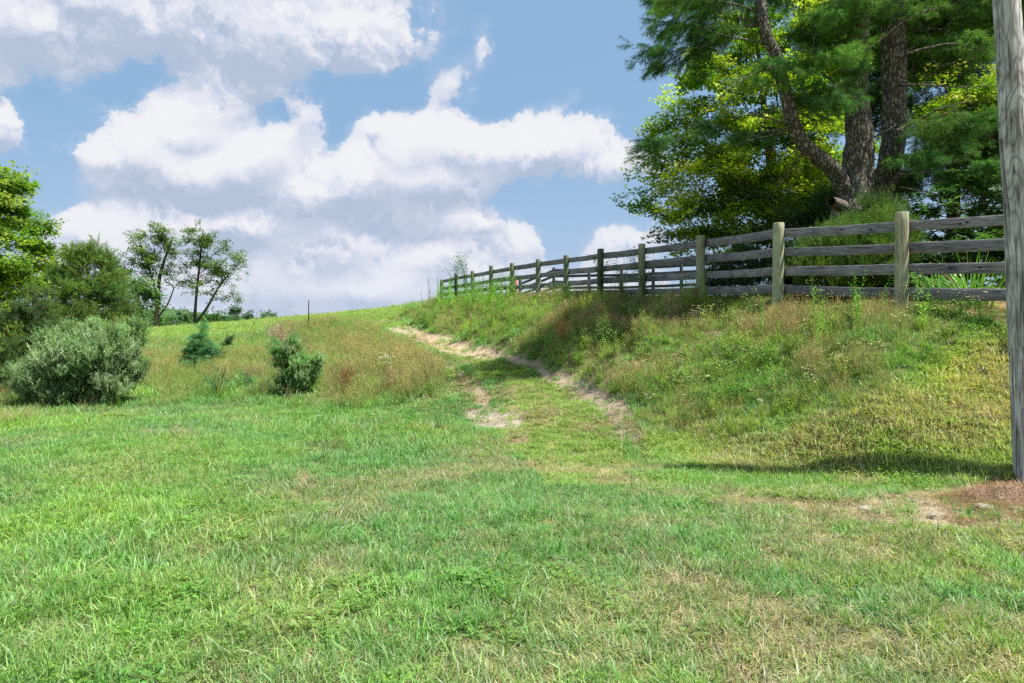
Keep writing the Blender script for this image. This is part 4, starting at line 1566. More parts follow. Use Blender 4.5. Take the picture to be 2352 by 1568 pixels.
# ------------------------------------------------------------------ branching skeletons
class Skel:
    """a tree skeleton: trunks given as paths, limbs grown out to reach the foliage"""
    def __init__(self, seed=0):
        self.p, self.par, self.r, self.fix = [], [], [], []
        self.rng = np.random.default_rng(seed)

    def path(self, pts, radii, parent=-1, sub=4):
        pts = [np.asarray(p, float) for p in pts]
        last = parent
        radii = list(np.interp(np.linspace(0, 1, len(pts)), np.linspace(0, 1, len(radii)), radii)) if len(radii) != len(pts) else radii
        for k in range(len(pts)):
            steps = sub if k < len(pts) - 1 else 1
            for s in range(steps):
                if k == 0 and s == 0 and parent >= 0:
                    continue
                u = s / steps
                if k < len(pts) - 1:
                    p0, p1, p2, p3 = pts[max(k - 1, 0)], pts[k], pts[k + 1], pts[min(k + 2, len(pts) - 1)]
                    q = 0.5 * ((2 * p1) + (-p0 + p2) * u + (2 * p0 - 5 * p1 + 4 * p2 - p3) * u * u + (-p0 + 3 * p1 - 3 * p2 + p3) * u ** 3)
                    rad = radii[k] + (radii[k + 1] - radii[k]) * u
                else:
                    q, rad = pts[k], radii[k]
                self.p.append(q)
                self.par.append(last)
                self.fix.append(rad)
                last = len(self.p) - 1
        return last

    def reach(self, tips, rise=0.25, seg=0.45, wander=0.10, r_tip=0.008, up_bias=0.35):
        """join every tip to the nearest suitable node by a curved limb"""
        start = len(self.p)
        root = self.p[0]
        order = np.argsort([np.linalg.norm(np.asarray(t)[:2] - root[:2]) + 0.3 * (t[2] - root[2]) for t in tips])
        for ti in order:
            tip = np.asarray(tips[ti], float)
            A = np.array(self.p)
            d = tip - A
            dist = np.linalg.norm(d, axis=1)
            # prefer nodes below the tip so that limbs rise outwards
            cost = dist + np.maximum(0, A[:, 2] - tip[2] + rise * dist * 0.6) * 1.3
            cost[0] += 2
            j = int(np.argmin(cost))
            a = A[j]
            L = dist[j]
            n = max(2, int(L / seg))
            last = j
            side = self.rng.normal(0, wander, 3) * L
            for k in range(1, n + 1):
                u = k / n
                q = a + (tip - a) * u + side * math.sin(math.pi * u) * 0.6 + np.array([0, 0, up_bias * L * 0.18 * math.sin(math.pi * u)])
                if k < n:
                    q = q + self.rng.normal(0, 0.018, 3) * min(L, 2)
                self.p.append(q)
                self.par.append(last)
                self.fix.append(None)
                last = len(self.p) - 1
        self.r_tip = r_tip

    def solve(self, r_tip=0.008, e=2.3, limit=0.6):
        n = len(self.p)
        acc = np.zeros(n)
        self.r = np.zeros(n)
        kids = [[] for _ in range(n)]
        for i, q in enumerate(self.par):
            if q >= 0:
                kids[q].append(i)
        for i in range(n - 1, -1, -1):
            if self.fix[i] is not None:
                self.r[i] = self.fix[i]
            else:
                self.r[i] = max(r_tip, acc[i] ** (1 / e)) if acc[i] > 0 else r_tip
                self.r[i] += 0.0006
            if self.par[i] >= 0:
                acc[self.par[i]] += self.r[i] ** e
        for i in range(n):
            if self.par[i] >= 0 and self.fix[i] is None:
                self.r[i] = min(self.r[i], self.r[self.par[i]] * (limit if self.fix[self.par[i]] is not None else 1.0))
        self.kids = kids

    def mesh(self, name, mat, sides=7, origin=(0, 0, 0), only=None, rough=0.0, inv=False):
        """tubes along every chain; only='trunk' keeps the given paths, 'limbs' the grown ones"""
        V, Q, T = [], [], []
        n = len(self.p)
        done = set()
        nv = 0
        for i in range(n):
            if i in done:
                continue
            p = self.par[i]
            chain = [i]
            done.add(i)
            fixed = self.fix[i] is not None
            cur = i
            while True:
                ks = [k for k in self.kids[cur] if (self.fix[k] is not None) == fixed and k not in done]
                if fixed:
                    ks = [k for k in ks if k == cur + 1]
                if not ks:
                    break
                cur = max(ks, key=lambda k: self.r[k])
                chain.append(cur)
                done.add(cur)
            if only == 'trunk' and not fixed or only == 'limbs' and fixed:
                continue
            pts = [self.p[k] for k in chain]
            rad = [self.r[k] for k in chain]
            if p >= 0:
                pts = [self.p[p]] + pts
                rad = [rad[0] * 1.15] + rad
            if len(pts) < 2:
                continue
            S = sides if max(rad) > 0.03 else (5 if max(rad) > 0.012 else 3)
            up = np.array([0.31, 0.17, 0.93])
            for k, (q, r) in enumerate(zip(pts, rad)):
                d = unit(pts[min(k + 1, len(pts) - 1)] - pts[max(k - 1, 0)])
                a = np.cross(d, up)
                if np.linalg.norm(a) < 0.1:
                    a = np.cross(d, (1, 0, 0))
                a = unit(a)
                b = np.cross(d, a)
                for j in range(S):
                    th = 6.28318 * j / S
                    rr_ = r
                    if rough:
                        rr_ = r * (1 + rough * mnoise.noise(Vector((math.cos(th) * 2.2, math.sin(th) * 2.2, q[2] * 2.5 + i))) + rough * 0.5 * mnoise.noise(Vector((math.cos(th) * 6, math.sin(th) * 6, q[2] * 4))))
                    V.append(q + (a * math.cos(th) + b * math.sin(th)) * rr_ - origin)
            for k in range(len(pts) - 1):
                for j in range(S):
                    Q.append([nv + k * S + j, nv + k * S + (j + 1) % S, nv + (k + 1) * S + (j + 1) % S, nv + (k + 1) * S + j])
            nv += len(pts) * S
        return mesh_np(name, np.array(V), [np.array(Q)], mat=mat, smooth=True)


# ------------------------------------------------------------------ foliage pieces
def maple_spray(g, k):
    for j in range(26):
        a, r = U(0, 6.28), 0.27 * math.sqrt(U(0.02, 1))
        b = (r * math.cos(a), r * math.sin(a), U(-.07, .06) - 0.25 * r * r)
        L = U(0.07, 0.115)
        t = tone(0, 0.28)
        th = a + U(-1.3, 1.3)
        d = np.array([math.cos(th), math.sin(th), U(-.65, .15)])
        nn = (U(-.45, .45), U(-.45, .45), 1)
        leaf2(g, b, d, nn, L, L * 0.55, t)
        s = unit(np.cross(d, nn))
        leaf2(g, np.array(b) + d * L * .12, d * .45 + s, nn, L * .62, L * .33, t)
        leaf2(g, np.array(b) + d * L * .12, d * .45 - s, nn, L * .62, L * .33, t)


def shrub_spray(g, k):
    """upright shoot with small narrow leaves, pale backs showing"""
    for s in range(3):
        lx, ly = U(-.14, .14), U(-.14, .14)
        H = U(.24, .4)
        stem(g, [(0, 0, -.05), (lx, ly, H)], 0.003, 0.0015, (0.7, 0.55, 0.6))
        for j in range(26):
            u = (j + 1) / 26
            th = j * 2.4
            t = tone(0, 0.22)
            if rr.random() < 0.35:
                t = np.array([1.7, 1.5, 1.9]) * U(.8, 1.15)
            L = U(.035, .06)
            leaf2(g, (lx * u, ly * u, H * u), (math.cos(th), math.sin(th), U(.1, 1.2)), (U(-.5, .5), U(-.5, .5), 1), L, L * .38, t)


def pine_spray(g, k):
    """end of a white pine bough: a forked twig with soft brushes of long needles"""
    for s in range(4):
        a = U(-0.9, 0.9)
        L = U(.16, .34)
        e = np.array([L * math.cos(a), L * math.sin(a), U(-.10, .06)])
        stem(g, [(0, 0, 0), e], 0.004, 0.002, (0.9, 0.45, 0.5))
        for j in range(46):
            u = 0.25 + 0.75 * rr.random()
            th = U(0, 6.28)
            fwd = U(0.5, 1.2)
            side = np.array([-math.sin(a), math.cos(a), 0])
            d = unit(unit(e) * fwd + side * math.cos(th) + np.array([0, 0, 1]) * (math.sin(th) * 0.9 - .25))
            n = unit(np.cross(d, (U(-1, 1), U(-1, 1), U(-1, 1))))
            Ln, w = U(.075, .12), 0.0042
            b = e * u
            g.add([b - n * w * .5, b + n * w * .5, b + d * Ln + np.array([0, 0, -.015])], tone(0, 0.3), [[0, 1, 2]])


def stiff_pine_spray(g, k):
    """short stiff needled shoots of a scrub pine"""
    for s in range(4):
        d0 = unit(np.array([U(-.7, .7), U(-.7, .7), U(.3, 1.1)]))
        L = U(.16, .32)
        stem(g, [(0, 0, 0), d0 * L], 0.006, 0.003, (1.1, 0.5, 0.5))
        for j in range(44):
            u = U(.2, 1)
            d = unit(d0 * U(.3, 1.0) + np.array([U(-1, 1), U(-1, 1), U(-1, 1)]))
            n = unit(np.cross(d, (U(-1, 1), U(-1, 1), U(-1, 1))))
            b = d0 * L * u
            g.add([b - n * .003, b + n * .003, b + d * U(.05, .085)], tone(0.03, 0.3), [[0, 1, 2]])


def cedar_spray(g, k):
    """feathery upright juniper tips"""
    for s in range(7):
        lx, ly, H = U(-.13, .13), U(-.13, .13), U(.14, .32)
        for j in range(16):
            u = (j + 1) / 16
            d = unit(np.array([lx + U(-.25, .25), ly + U(-.25, .25), H * U(.3, 1.2)]))
            leaf2(g, (lx * u, ly * u, H * u), d, (U(-1, 1), U(-1, 1), .3), U(.04, .07), .009, tone(.04, .3))


def locust_spray(g, k):
    for j in range(22):
        a, r = U(0, 6.28), 0.42 * math.sqrt(U(0.02, 1))
        th = U(0, 6.28)
        leaf2(g, (r * math.cos(a), r * math.sin(a), U(-.16, .16)), (math.cos(th), math.sin(th), U(-.6, .3)), (U(-.6, .6), U(-.6, .6), 1), U(.18, .30), U(.08, .13), tone(0, .3))


def far_spray(g, k):
    for j in range(26):
        v = np.array([U(-1, 1), U(-1, 1), U(-1, 1)])
        th = U(0, 6.28)
        leaf2(g, v * .55, (math.cos(th), math.sin(th), U(-.4, .5)), (U(-.7, .7), U(-.7, .7), 1), U(.3, .5), U(.2, .3), tone(0, .3))


def laurel_spray(g, k):
    """rosette of long glossy evergreen leaves"""
    for s in range(3):
        b = np.array([U(-.12, .12), U(-.12, .12), U(-.05, .1)])
        for j in range(9):
            th = j * 0.7 + U(-.2, .2)
            L = U(.09, .15)
            leaf(g, b, (math.cos(th), math.sin(th), U(-.25, .45)), (0, 0, 1), L, L * .34, tone(0, .25))


C_MAPLE = protos('maple_leaves', 4, maple_spray, M_LEAF)
C_SHRUB = protos('olive_leaves', 4, shrub_spray, M_LEAF)
C_PINE = protos('pine_tips', 4, pine_spray, M_NEEDLE)
C_SPINE = protos('scrub_pine_tips', 4, stiff_pine_spray, M_NEEDLE)
C_CEDAR = protos('cedar_tips', 3, cedar_spray, M_NEEDLE)
C_LOCUST = protos('locust_leaves', 4, locust_spray, M_LEAF)
C_FAR = protos('far_leaves', 3, far_spray, M_LEAF)
C_LAUREL = protos('laurel_leaves', 3, laurel_spray, M_LEAF)


def blob_centres(blobs, spacing, rng, shell=0.55):
    """clump centres through a set of ellipsoids (centre, radii), more of them near the surface"""
    out = []
    for (c, r) in blobs:
        c, r = np.asarray(c, float), np.asarray(r, float)
        vol = 4.19 * r[0] * r[1] * r[2]
        n = max(3, int(vol / spacing ** 3 * 0.9))
        v = rng.normal(0, 1, (n, 3))
        v /= np.linalg.norm(v, axis=1)[:, None]
        rad = rng.random(n) ** (1 / 3.0)
        rad = np.where(rng.random(n) < shell, 0.8 + 0.25 * rng.random(n), rad)
        out.append(c + v * rad[:, None] * r)
    return np.concatenate(out)


def clump(cent, per, size, rng, flat=0.45):
    """spray places round each clump centre; returns places and the index of the clump"""
    n = len(cent)
    cnt = rng.poisson(per, n).clip(1)
    idx = np.repeat(np.arange(n), cnt)
    s = size * rng.uniform(0.6, 1.25, n)[idx]
    v = rng.normal(0, 0.5, (len(idx), 3)) * s[:, None]
    v[:, 2] *= flat
    return cent[idx] + v, idx


def leaf_tints(idx, n, base, alt, p_alt, rng, var=0.18):
    """one tint per clump, with fresh growth on some of them"""
    base, alt = np.array(base), np.array(alt)
    k = np.where(rng.random(n) < p_alt, rng.uniform(0.55, 1.0, n), rng.uniform(0, 0.3, n))
    c = base * (1 - k[:, None]) + alt * k[:, None]
    c = c * rng.normal(1, var, (n, 1)).clip(0.5, 1.5)
    return c[idx] * rng.normal(1, 0.12, (len(idx), 1)).clip(0.6, 1.4)


def outward(P, centre, rng, tilt=0.6, k=1.0):
    """spray rotations whose tips droop outwards from the centre"""
    d = P - centre
    yw = np.arctan2(d[:, 1], d[:, 0]) + rng.normal(0, 0.7, len(P)) * k
    return np.stack([rng.normal(0, 0.3, len(P)), rng.normal(tilt * 0.5, 0.3, len(P)), yw], 1)


def tree(name, label, cat, base, trunk, radii, blobs, coll, tint, alt=(0.2, 0.3, 0.04), p_alt=0.2, spacing=0.8, per=8, size=0.55, scale=1.0, flat=0.5,
         bark=None, seed=1, group=None, tips_every=1, rise=0.25, extra_paths=(), sides=9, r_tip=0.007, shell=0.55, crown='crown', rough=0.12, tilt=0.5):
    """trunk path, limbs that reach the clumps, crown of sprays"""
    rng = np.random.default_rng(seed)
    base = np.asarray(base, float)
    root = thing(name, label, cat, tuple(base), group)
    sk = Skel(seed)
    sk.path(trunk, radii)
    for (at_node, pts, rr2) in extra_paths:
        A = np.array(sk.p)
        j = int(np.argmin(np.linalg.norm(A - np.asarray(at_node), axis=1)))
        sk.path([sk.p[j]] + list(pts), rr2, parent=j)
    cent = blob_centres(blobs, spacing, rng, shell)
    sk.reach(cent[::tips_every], rise=rise)
    sk.solve(r_tip)
    obj('trunk', sk.mesh('trunk', bark or M_BARK, sides, base, 'trunk', rough), root)
    obj('limbs', sk.mesh('limbs', bark or M_BARK, 6, base, 'limbs'), root)['kind'] = 'stuff'
    P, idx = clump(cent, per, size, rng, flat)
    mid = np.mean([b[0] for b in blobs], axis=0)
    rot = outward(P, mid, rng, tilt)
    c = leaf_tints(idx, len(cent), tint, alt, p_alt, rng)
    spread(crown, coll, P - base, rot, rng.uniform(0.75, 1.25, len(P)) * scale, c, parent=root, seed=seed)
    return root, sk


def B(px, py, D, rx, ry, rz=None):
    """ellipsoid from the photograph: half width and half height on the sheet, depth radius in metres"""
    c = at(px, py, D)
    wx, wz = rx / FPX * D, ry / FPX * D
    return (c, (wx, rz if rz is not None else (wx + wz) * 0.5, wz))


# ------------------------------------------------------------------ the big pines behind the fence
def ground_pt(px, D):
    X = (px - CX) / FPX * D
    return np.array([X, D, g1(X, D)])


PINE_G = (0.065, 0.18, 0.042)
PINE_A = (0.15, 0.32, 0.05)
D0 = 16.5
k0 = D0 / FPX / 2
b0 = ground_pt(1962, D0)
lean_path = [at(1941, 436, D0 - .1), at(1909, 384, D0 - .3), at(1849, 334, D0 - .5), at(1821, 281, D0 - .6), at(1809, 233, D0 - .6), at(1793, 169, D0 - .6),
             at(1781, 121, D0 - .6), at(1757, 72, D0 - .6), at(1747, 0, D0 - .5), at(1735, -130, D0), at(1720, -260, D0)]
lean_rad = [40 * k0, 38 * k0, 34 * k0, 30 * k0, 29 * k0, 27 * k0, 26 * k0, 24 * k0, 23 * k0, 16 * k0, 7 * k0]
tree('pine_tree', 'old white pine forking low into a leaning stem and an upright stem', 'pine tree', b0,
     [b0 - (0, 0, .3), at(1960, 500, D0), at(1964, 460, D0), at(1969, 402, D0), at(1974, 321, D0), at(1966, 201, D0), at(1970, 120, D0), at(1972, 0, D0), at(1968, -200, D0), at(1965, -420, D0)],
     [100 * k0, 92 * k0, 82 * k0, 66 * k0, 62 * k0, 50 * k0, 46 * k0, 42 * k0, 30 * k0, 8 * k0],
     [B(1575, 40, 16.6, 95, 76, 1.3), B(1518, 105, 16.3, 44, 42, .8), B(1620, 110, 16.6, 70, 36, .8), B(1740, -70, 17, 150, 44, 1.2), B(1840, 175, 15.7, 80, 60, .8),
      B(1855, 245, 15.6, 62, 38, .6), B(1870, 60, 16.0, 95, 60, 1.2), B(1960, 20, 15.6, 60, 50, .8), B(1910, 120, 15.4, 60, 40, .6), B(1680, 300, 16.4, 70, 18, .4), B(1510, 335, 16.0, 26, 18, .4), B(1960, 180, 15.8, 40, 40, .5),
      B(1760, -230, 17.4, 110, 50, 1.1), B(1960, -280, 17, 130, 70, 1.4), B(1580, -60, 17, 100, 60, 1.2), B(1690, 0, 17.4, 90, 30, 1)],
     C_PINE, PINE_G, PINE_A, 0.35, spacing=0.58, per=17, size=0.46, flat=0.3, bark=M_BARK_PINE, seed=21, rise=-0.15, scale=1.15,
     extra_paths=[(at(1958, 470, D0), lean_path, lean_rad)], sides=20, r_tip=0.006, rough=0.16, tilt=0.7)
D1 = 17.0
k1 = D1 / FPX / 2
b1 = ground_pt(2030, D1)
tree('pine_tree', 'straight white pine with pale lichen on its trunk, beside the forked one', 'pine tree', b1,
     [b1 - (0, 0, .3), at(2022, 470, D1), at(2032, 420, D1), at(2046, 362, D1), at(2054, 281, D1), at(2054, 161, D1), at(2050, 60, D1), at(2054, 0, D1), at(2056, -200, D1), at(2050, -420, D1)],
     [60 * k1, 54 * k1, 50 * k1, 50 * k1, 54 * k1, 52 * k1, 50 * k1, 46 * k1, 32 * k1, 8 * k1],
     [B(2180, 325, 15.8, 100, 34, 1.0), B(2110, 365, 15.8, 80, 30, .8), B(2245, 300, 15.6, 60, 34, .8), B(2150, 40, 17.5, 110, 60, 1.4), B(2250, -20, 17.5, 100, 70, 1.4),
      B(2150, 165, 19, 60, 40, 1), B(2130, -160, 17.5, 180, 90, 1.8), B(2300, -200, 17.5, 180, 110, 1.8), B(2060, -300, 17.5, 200, 100, 1.8), B(2260, 90, 18, 60, 40, .9),
      B(2230, 375, 15.2, 60, 30, .7), B(2020, 60, 17.8, 70, 60, 1.0), B(2090, 20, 16.0, 60, 40, .7), B(2210, 110, 16.4, 70, 30, .8), B(2150, 300, 15.2, 60, 26, .6)],
     C_PINE, PINE_G, PINE_A, 0.35, spacing=0.58, per=17, size=0.46, flat=0.3, bark=M_BARK_PINE, seed=22, rise=-0.1, scale=1.15, sides=20, r_tip=0.006, rough=0.14, tilt=0.7)


def dead_limbs():
    """bare grey branches that reach out from the pine trunks"""
    rows = [((2060, 300), [(2110, 275), (2170, 245), (2235, 232)], 15.8, .045), ((2062, 130), [(2130, 110), (2200, 100), (2280, 125)], 15.9, .04),
            ((2058, 60), [(2110, 30), (2190, 10), (2300, -30)], 16, .06), ((2065, 195), [(2130, 195), (2210, 200), (2300, 196)], 16, .03),
            ((1835, 285), [(1790, 280), (1735, 262), (1690, 268)], 15.6, .025), ((1805, 120), [(1740, 95), (1680, 85), (1600, 60)], 15.7, .035),
            ((1850, 330), [(1830, 370), (1800, 410), (1780, 440)], 15.6, .03), ((1975, 240), [(1930, 200), (1890, 170), (1850, 140)], 16, .04),
            ((1975, 130), [(2010, 100), (2060, 60), (2110, 30)], 15.8, .03), ((1790, 150), [(1730, 170), (1680, 200), (1640, 240)], 15.6, .022),
            ((1820, 300), [(1770, 310), (1700, 330), (1640, 350)], 15.7, .022), ((1985, 330), [(2015, 310), (2035, 300), (2060, 285)], 15.9, .02),
            ((1750, 30), [(1690, 10), (1620, 0), (1540, -10)], 15.8, .035), ((1765, 60), [(1700, 40), (1640, 20), (1590, -5)], 15.8, .02),
            ((2068, 400), [(2130, 395), (2190, 375), (2260, 340)], 15.2, .02), ((2070, 430), [(2130, 440), (2200, 450), (2260, 410)], 15.0, .018)]
    rng = np.random.default_rng(4)
    for (s, pts, D, r) in rows:
        a0 = at(s[0], s[1], D + .3)
        sk = Skel(int(s[0]))
        P = [a0] + [at(x, y, D + rng.uniform(-.3, .3)) for x, y in pts]
        sk.path(P, [r * (1 - .27 * i) for i in range(4)], sub=4)
        tips = []
        for i in range(16):
            j = rng.integers(3, len(sk.p))
            tips.append(sk.p[j] + rng.normal(0, .42, 3) * (1, .8, .7) - (0, 0, .1))
        sk.reach(tips, rise=-.2, seg=.25, wander=.15)
        sk.solve(0.005)
        o = obj('branch', sk.mesh('branch', M_BARK_DEAD if s[0] in (2060, 2068, 2070) else M_BARK_PINE, 6, (0, 0, 0)), None)
        par = [p for p in SC.objects if p.name.startswith('pine_tree')][0 if s[0] < 2000 else 1]
        o.parent = par
        o.location = (-par.location.x, -par.location.y, -par.location.z)


dead_limbs()

# ------------------------------------------------------------------ other trees behind the fence
MAPLE_G = (0.115, 0.26, 0.025)
MAPLE_Y = (0.45, 0.53, 0.045)
bm = ground_pt(1790, 21.5)
tree('maple_tree', 'broad maple with bright yellow green leaves behind the forked pine', 'maple tree', bm,
     [bm - (0, 0, .3), at(1785, 560, 21.5), at(1780, 460, 21.5), at(1765, 330, 21.5), at(1750, 200, 21.8), at(1735, 60, 22)],
     [.22, .20, .17, .13, .08, .03],
     [B(1565, 300, 21, 70, 62), B(1535, 420, 20.8, 68, 70), B(1640, 215, 21, 95, 75), B(1700, 130, 22, 100, 65), B(1620, 480, 20.2, 105, 60), B(1750, 340, 21.5, 130, 95),
      B(1770, 470, 21, 100, 75), B(1800, 210, 22, 100, 90), B(1575, 525, 20.2, 62, 24), B(1890, 340, 22.5, 80, 95), B(1720, 50, 22, 60, 45), B(1610, 370, 20.5, 90, 60),
      B(1700, 545, 20.2, 90, 32), B(1860, 100, 23, 100, 90), B(1790, 590, 20, 100, 40), B(1660, 590, 19.5, 80, 26), B(1740, 620, 19.8, 90, 24), B(1600, 555, 20, 60, 30), B(1560, 470, 20.4, 60, 50), B(1690, 500, 20.4, 100, 60), B(1860, 540, 20, 70, 60), B(1700, 420, 21, 100, 80), B(1840, 430, 21.5, 80, 90)],
     C_MAPLE, MAPLE_G, MAPLE_Y, 0.5, spacing=0.66, per=12, size=0.5, flat=0.4, seed=31, shell=.95)
bm2 = ground_pt(2330, 21)
tree('maple_tree', 'yellow green maple bough showing between the pine branches near the pole', 'maple tree', bm2,
     [bm2 - (0, 0, .3), at(2320, 500, 21), at(2290, 380, 21), at(2270, 280, 21), at(2260, 180, 21)], [.16, .14, .11, .08, .03],
     [B(2210, 190, 20.5, 75, 42), B(2235, 250, 20.5, 70, 42), B(2150, 240, 20.5, 35, 34), B(2350, 200, 21, 70, 90), B(2400, 300, 21, 80, 90)],
     C_MAPLE, MAPLE_G, MAPLE_Y, 0.5, spacing=0.62, per=13, size=0.5, seed=32, shell=.7)
DARK_G = (0.035, 0.085, 0.025)
bh = ground_pt(2190, 24)
tree('hemlock_tree', 'dark dense evergreen filling the gaps behind the straight pine', 'evergreen tree', bh,
     [bh - (0, 0, .3), at(2190, 450, 24), at(2190, 250, 24), at(2195, 0, 24), at(2200, -200, 24)], [.25, .2, .17, .1, .03],
     [B(2150, 120, 24, 120, 90, 1.5), B(2260, 330, 23.5, 110, 80, 1.3), B(2120, 420, 23.5, 60, 50, .9), B(2250, 60, 24, 110, 100, 1.5), B(2180, 250, 25, 100, 70, 1.2), B(2190, -90, 24, 150, 90, 1.6),
      B(2350, 420, 23, 100, 70, 1.2)],
     C_CEDAR, DARK_G, (0.06, 0.13, 0.03), 0.3, spacing=0.8, per=34, size=0.75, scale=1.9, seed=33)
bh2 = ground_pt(1960, 25)
tree('evergreen_tree', 'dark evergreen standing behind and between the two pine trunks', 'evergreen tree', bh2,
     [bh2 - (0, 0, .3), at(1960, 450, 25), at(1960, 250, 25), at(1960, 0, 25), at(1955, -150, 25)], [.25, .2, .17, .1, .03],
     [B(1960, 60, 25, 120, 110, 1.5), B(1980, 230, 25, 70, 90, 1.2), B(2030, 450, 25, 60, 40, 1), B(1930, -80, 25, 140, 80, 1.6), B(1880, 480, 24, 70, 60, 1)],
     C_CEDAR, DARK_G, (0.06, 0.13, 0.03), 0.3, spacing=0.8, per=34, size=0.75, scale=1.9, seed=34)


def shrub(name, label, cat, base, blobs, coll, tint, alt, p_alt, stems=5, spacing=.35, per=9, size=.3, scale=1.0, seed=1, bark=None, flat=.7, group=None, r=.02, rise=.3, tilt=.3):
    """several stems from one root, each reaching into the foliage"""
    rng = np.random.default_rng(seed)
    base = np.asarray(base, float)
    root = thing(name, label, cat, tuple(base), group)
    sk = Skel(seed)
    top = np.mean([b[0] for b in blobs], axis=0)
    e = base + (top - base) * 0.35
    sk.path([base - (0, 0, .08), base + (e - base) * .5, e], [r * 1.5, r * 1.1, r * .8], sub=3)
    for s in range(stems - 1):
        q = base + np.array([rng.normal(0, .12), rng.normal(0, .12), 0]) * (1 + 4 * r)
        c = blobs[s % len(blobs)][0]
        sk.path([q - (0, 0, .08), q + (c - q) * .3 + rng.normal(0, .03, 3), q + (c - q) * .6], [r * 1.2, r, r * .6], sub=3)
    cent = blob_centres(blobs, spacing, rng, .6)
    cent = cent[cent[:, 2] > gz(cent[:, 0], cent[:, 1]) + 0.03]
    sk.reach(cent, rise=rise, seg=.2, wander=.08)
    sk.solve(max(.002, r * .12))
    obj('stems', sk.mesh('stems', bark or M_BARK, 6, base), root)['kind'] = 'stuff'
    P, idx = clump(cent, per, size, rng, flat)
    c = leaf_tints(idx, len(cent), tint, alt, p_alt, rng)
    rot = outward(P, base + (top - base) * .4, rng, tilt)
    spread('foliage', coll, P - base, rot, rng.uniform(.7, 1.2, len(P)) * scale, c, parent=root, seed=seed)
    return root


bc = ground_pt(1985, 14.5)
shrub('juniper', 'feathery yellow green juniper in front of the pine trunks', 'juniper', bc,
      [B(1995, 505, 14.7, 46, 40), B(1960, 580, 14.5, 90, 60), B(2030, 560, 14.5, 60, 60), B(1920, 640, 14.3, 70, 50), B(2010, 660, 14.3, 80, 45)],
      C_CEDAR, (0.07, 0.155, 0.028), (0.15, 0.25, 0.04), .3, 6, .30, 22, .3, .95, 41, r=.03)
bs = ground_pt(1840, 16.4)
shrub('grey_shrub', 'grey green small leaved shrub seen between boards of the second bay from the pole', 'shrub', bs,
      [B(1840, 600, 16.7, 55, 45), B(1890, 585, 17.0, 50, 40), B(1800, 660, 16.7, 55, 38), B(1870, 660, 16.5, 60, 40)],
      C_SHRUB, (0.06, 0.125, 0.055), (0.12, 0.20, 0.10), .3, 5, .35, 12, .3, .8, 42)
bs = ground_pt(1720, 18.6)
shrub('dark_shrub', 'dark undergrowth bush below the maple by the fourth fence post', 'shrub', bs,
      [B(1700, 620, 18.6, 60, 35), B(1760, 600, 18.6, 60, 50), B(1660, 655, 18.8, 45, 24), B(1750, 660, 18, 70, 30), B(1830, 540, 18.5, 60, 50), B(1900, 500, 18.5, 60, 50)],
      C_SHRUB, (0.035, 0.09, 0.03), (0.07, 0.14, 0.04), .3, 5, .45, 14, .4, 1.1, 43)
bl = ground_pt(2190, 14.7)
shrub('laurel_bush', 'glossy leaved evergreen bush above the top board near the pole', 'laurel bush', bl,
      [B(2220, 430, 14.7, 70, 34), B(2150, 470, 14.7, 60, 34), B(2260, 480, 14.7, 50, 30), B(2110, 500, 14.9, 50, 36), B(2190, 550, 14.3, 80, 30), B(2150, 600, 14.5, 80, 40), B(2110, 650, 14.3, 60, 30), B(2290, 520, 14.8, 50, 50)],
      C_LAUREL, (0.05, 0.125, 0.035), (0.11, 0.22, 0.05), .3, 7, .36, 6, .3, 1.0, 44, r=.03)
bl = ground_pt(2380, 15.5)
shrub('laurel_bush', 'dark evergreen bush mostly hidden behind the pole', 'laurel bush', bl,
      [B(2380, 420, 15.5, 60, 60), B(2400, 520, 15.3, 70, 60), B(2330, 580, 15.1, 50, 40), B(2430, 300, 15, 90, 90)],
      C_LAUREL, (0.04, 0.10, 0.03), (0.08, 0.17, 0.04), .25, 5, .42, 6, .34, 1.1, 45, r=.03)


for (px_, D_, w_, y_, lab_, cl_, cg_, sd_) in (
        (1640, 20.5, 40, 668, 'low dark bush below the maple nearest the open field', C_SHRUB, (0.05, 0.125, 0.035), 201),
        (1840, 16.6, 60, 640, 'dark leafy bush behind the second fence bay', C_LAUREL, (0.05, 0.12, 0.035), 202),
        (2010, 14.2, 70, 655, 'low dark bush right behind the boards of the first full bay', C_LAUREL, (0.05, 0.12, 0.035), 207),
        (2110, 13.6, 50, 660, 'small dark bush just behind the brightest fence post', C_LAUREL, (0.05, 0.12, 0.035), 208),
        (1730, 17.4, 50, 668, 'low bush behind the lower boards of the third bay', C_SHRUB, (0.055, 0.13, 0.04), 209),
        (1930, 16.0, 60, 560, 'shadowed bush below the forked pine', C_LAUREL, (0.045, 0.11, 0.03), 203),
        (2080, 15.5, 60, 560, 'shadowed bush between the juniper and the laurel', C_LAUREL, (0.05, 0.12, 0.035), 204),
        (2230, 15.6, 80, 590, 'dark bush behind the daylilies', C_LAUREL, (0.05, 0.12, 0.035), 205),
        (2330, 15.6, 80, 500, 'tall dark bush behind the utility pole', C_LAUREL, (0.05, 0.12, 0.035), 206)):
    b_ = ground_pt(px_, D_)
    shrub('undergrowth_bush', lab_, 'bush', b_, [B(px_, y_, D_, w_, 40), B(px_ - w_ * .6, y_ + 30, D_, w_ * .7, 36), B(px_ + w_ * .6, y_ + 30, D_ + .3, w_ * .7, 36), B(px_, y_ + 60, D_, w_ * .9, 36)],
          cl_, cg_, tuple(c * 1.8 for c in cg_), .3, 5, .4, 9, .34, 1.15, sd_, r=.025)


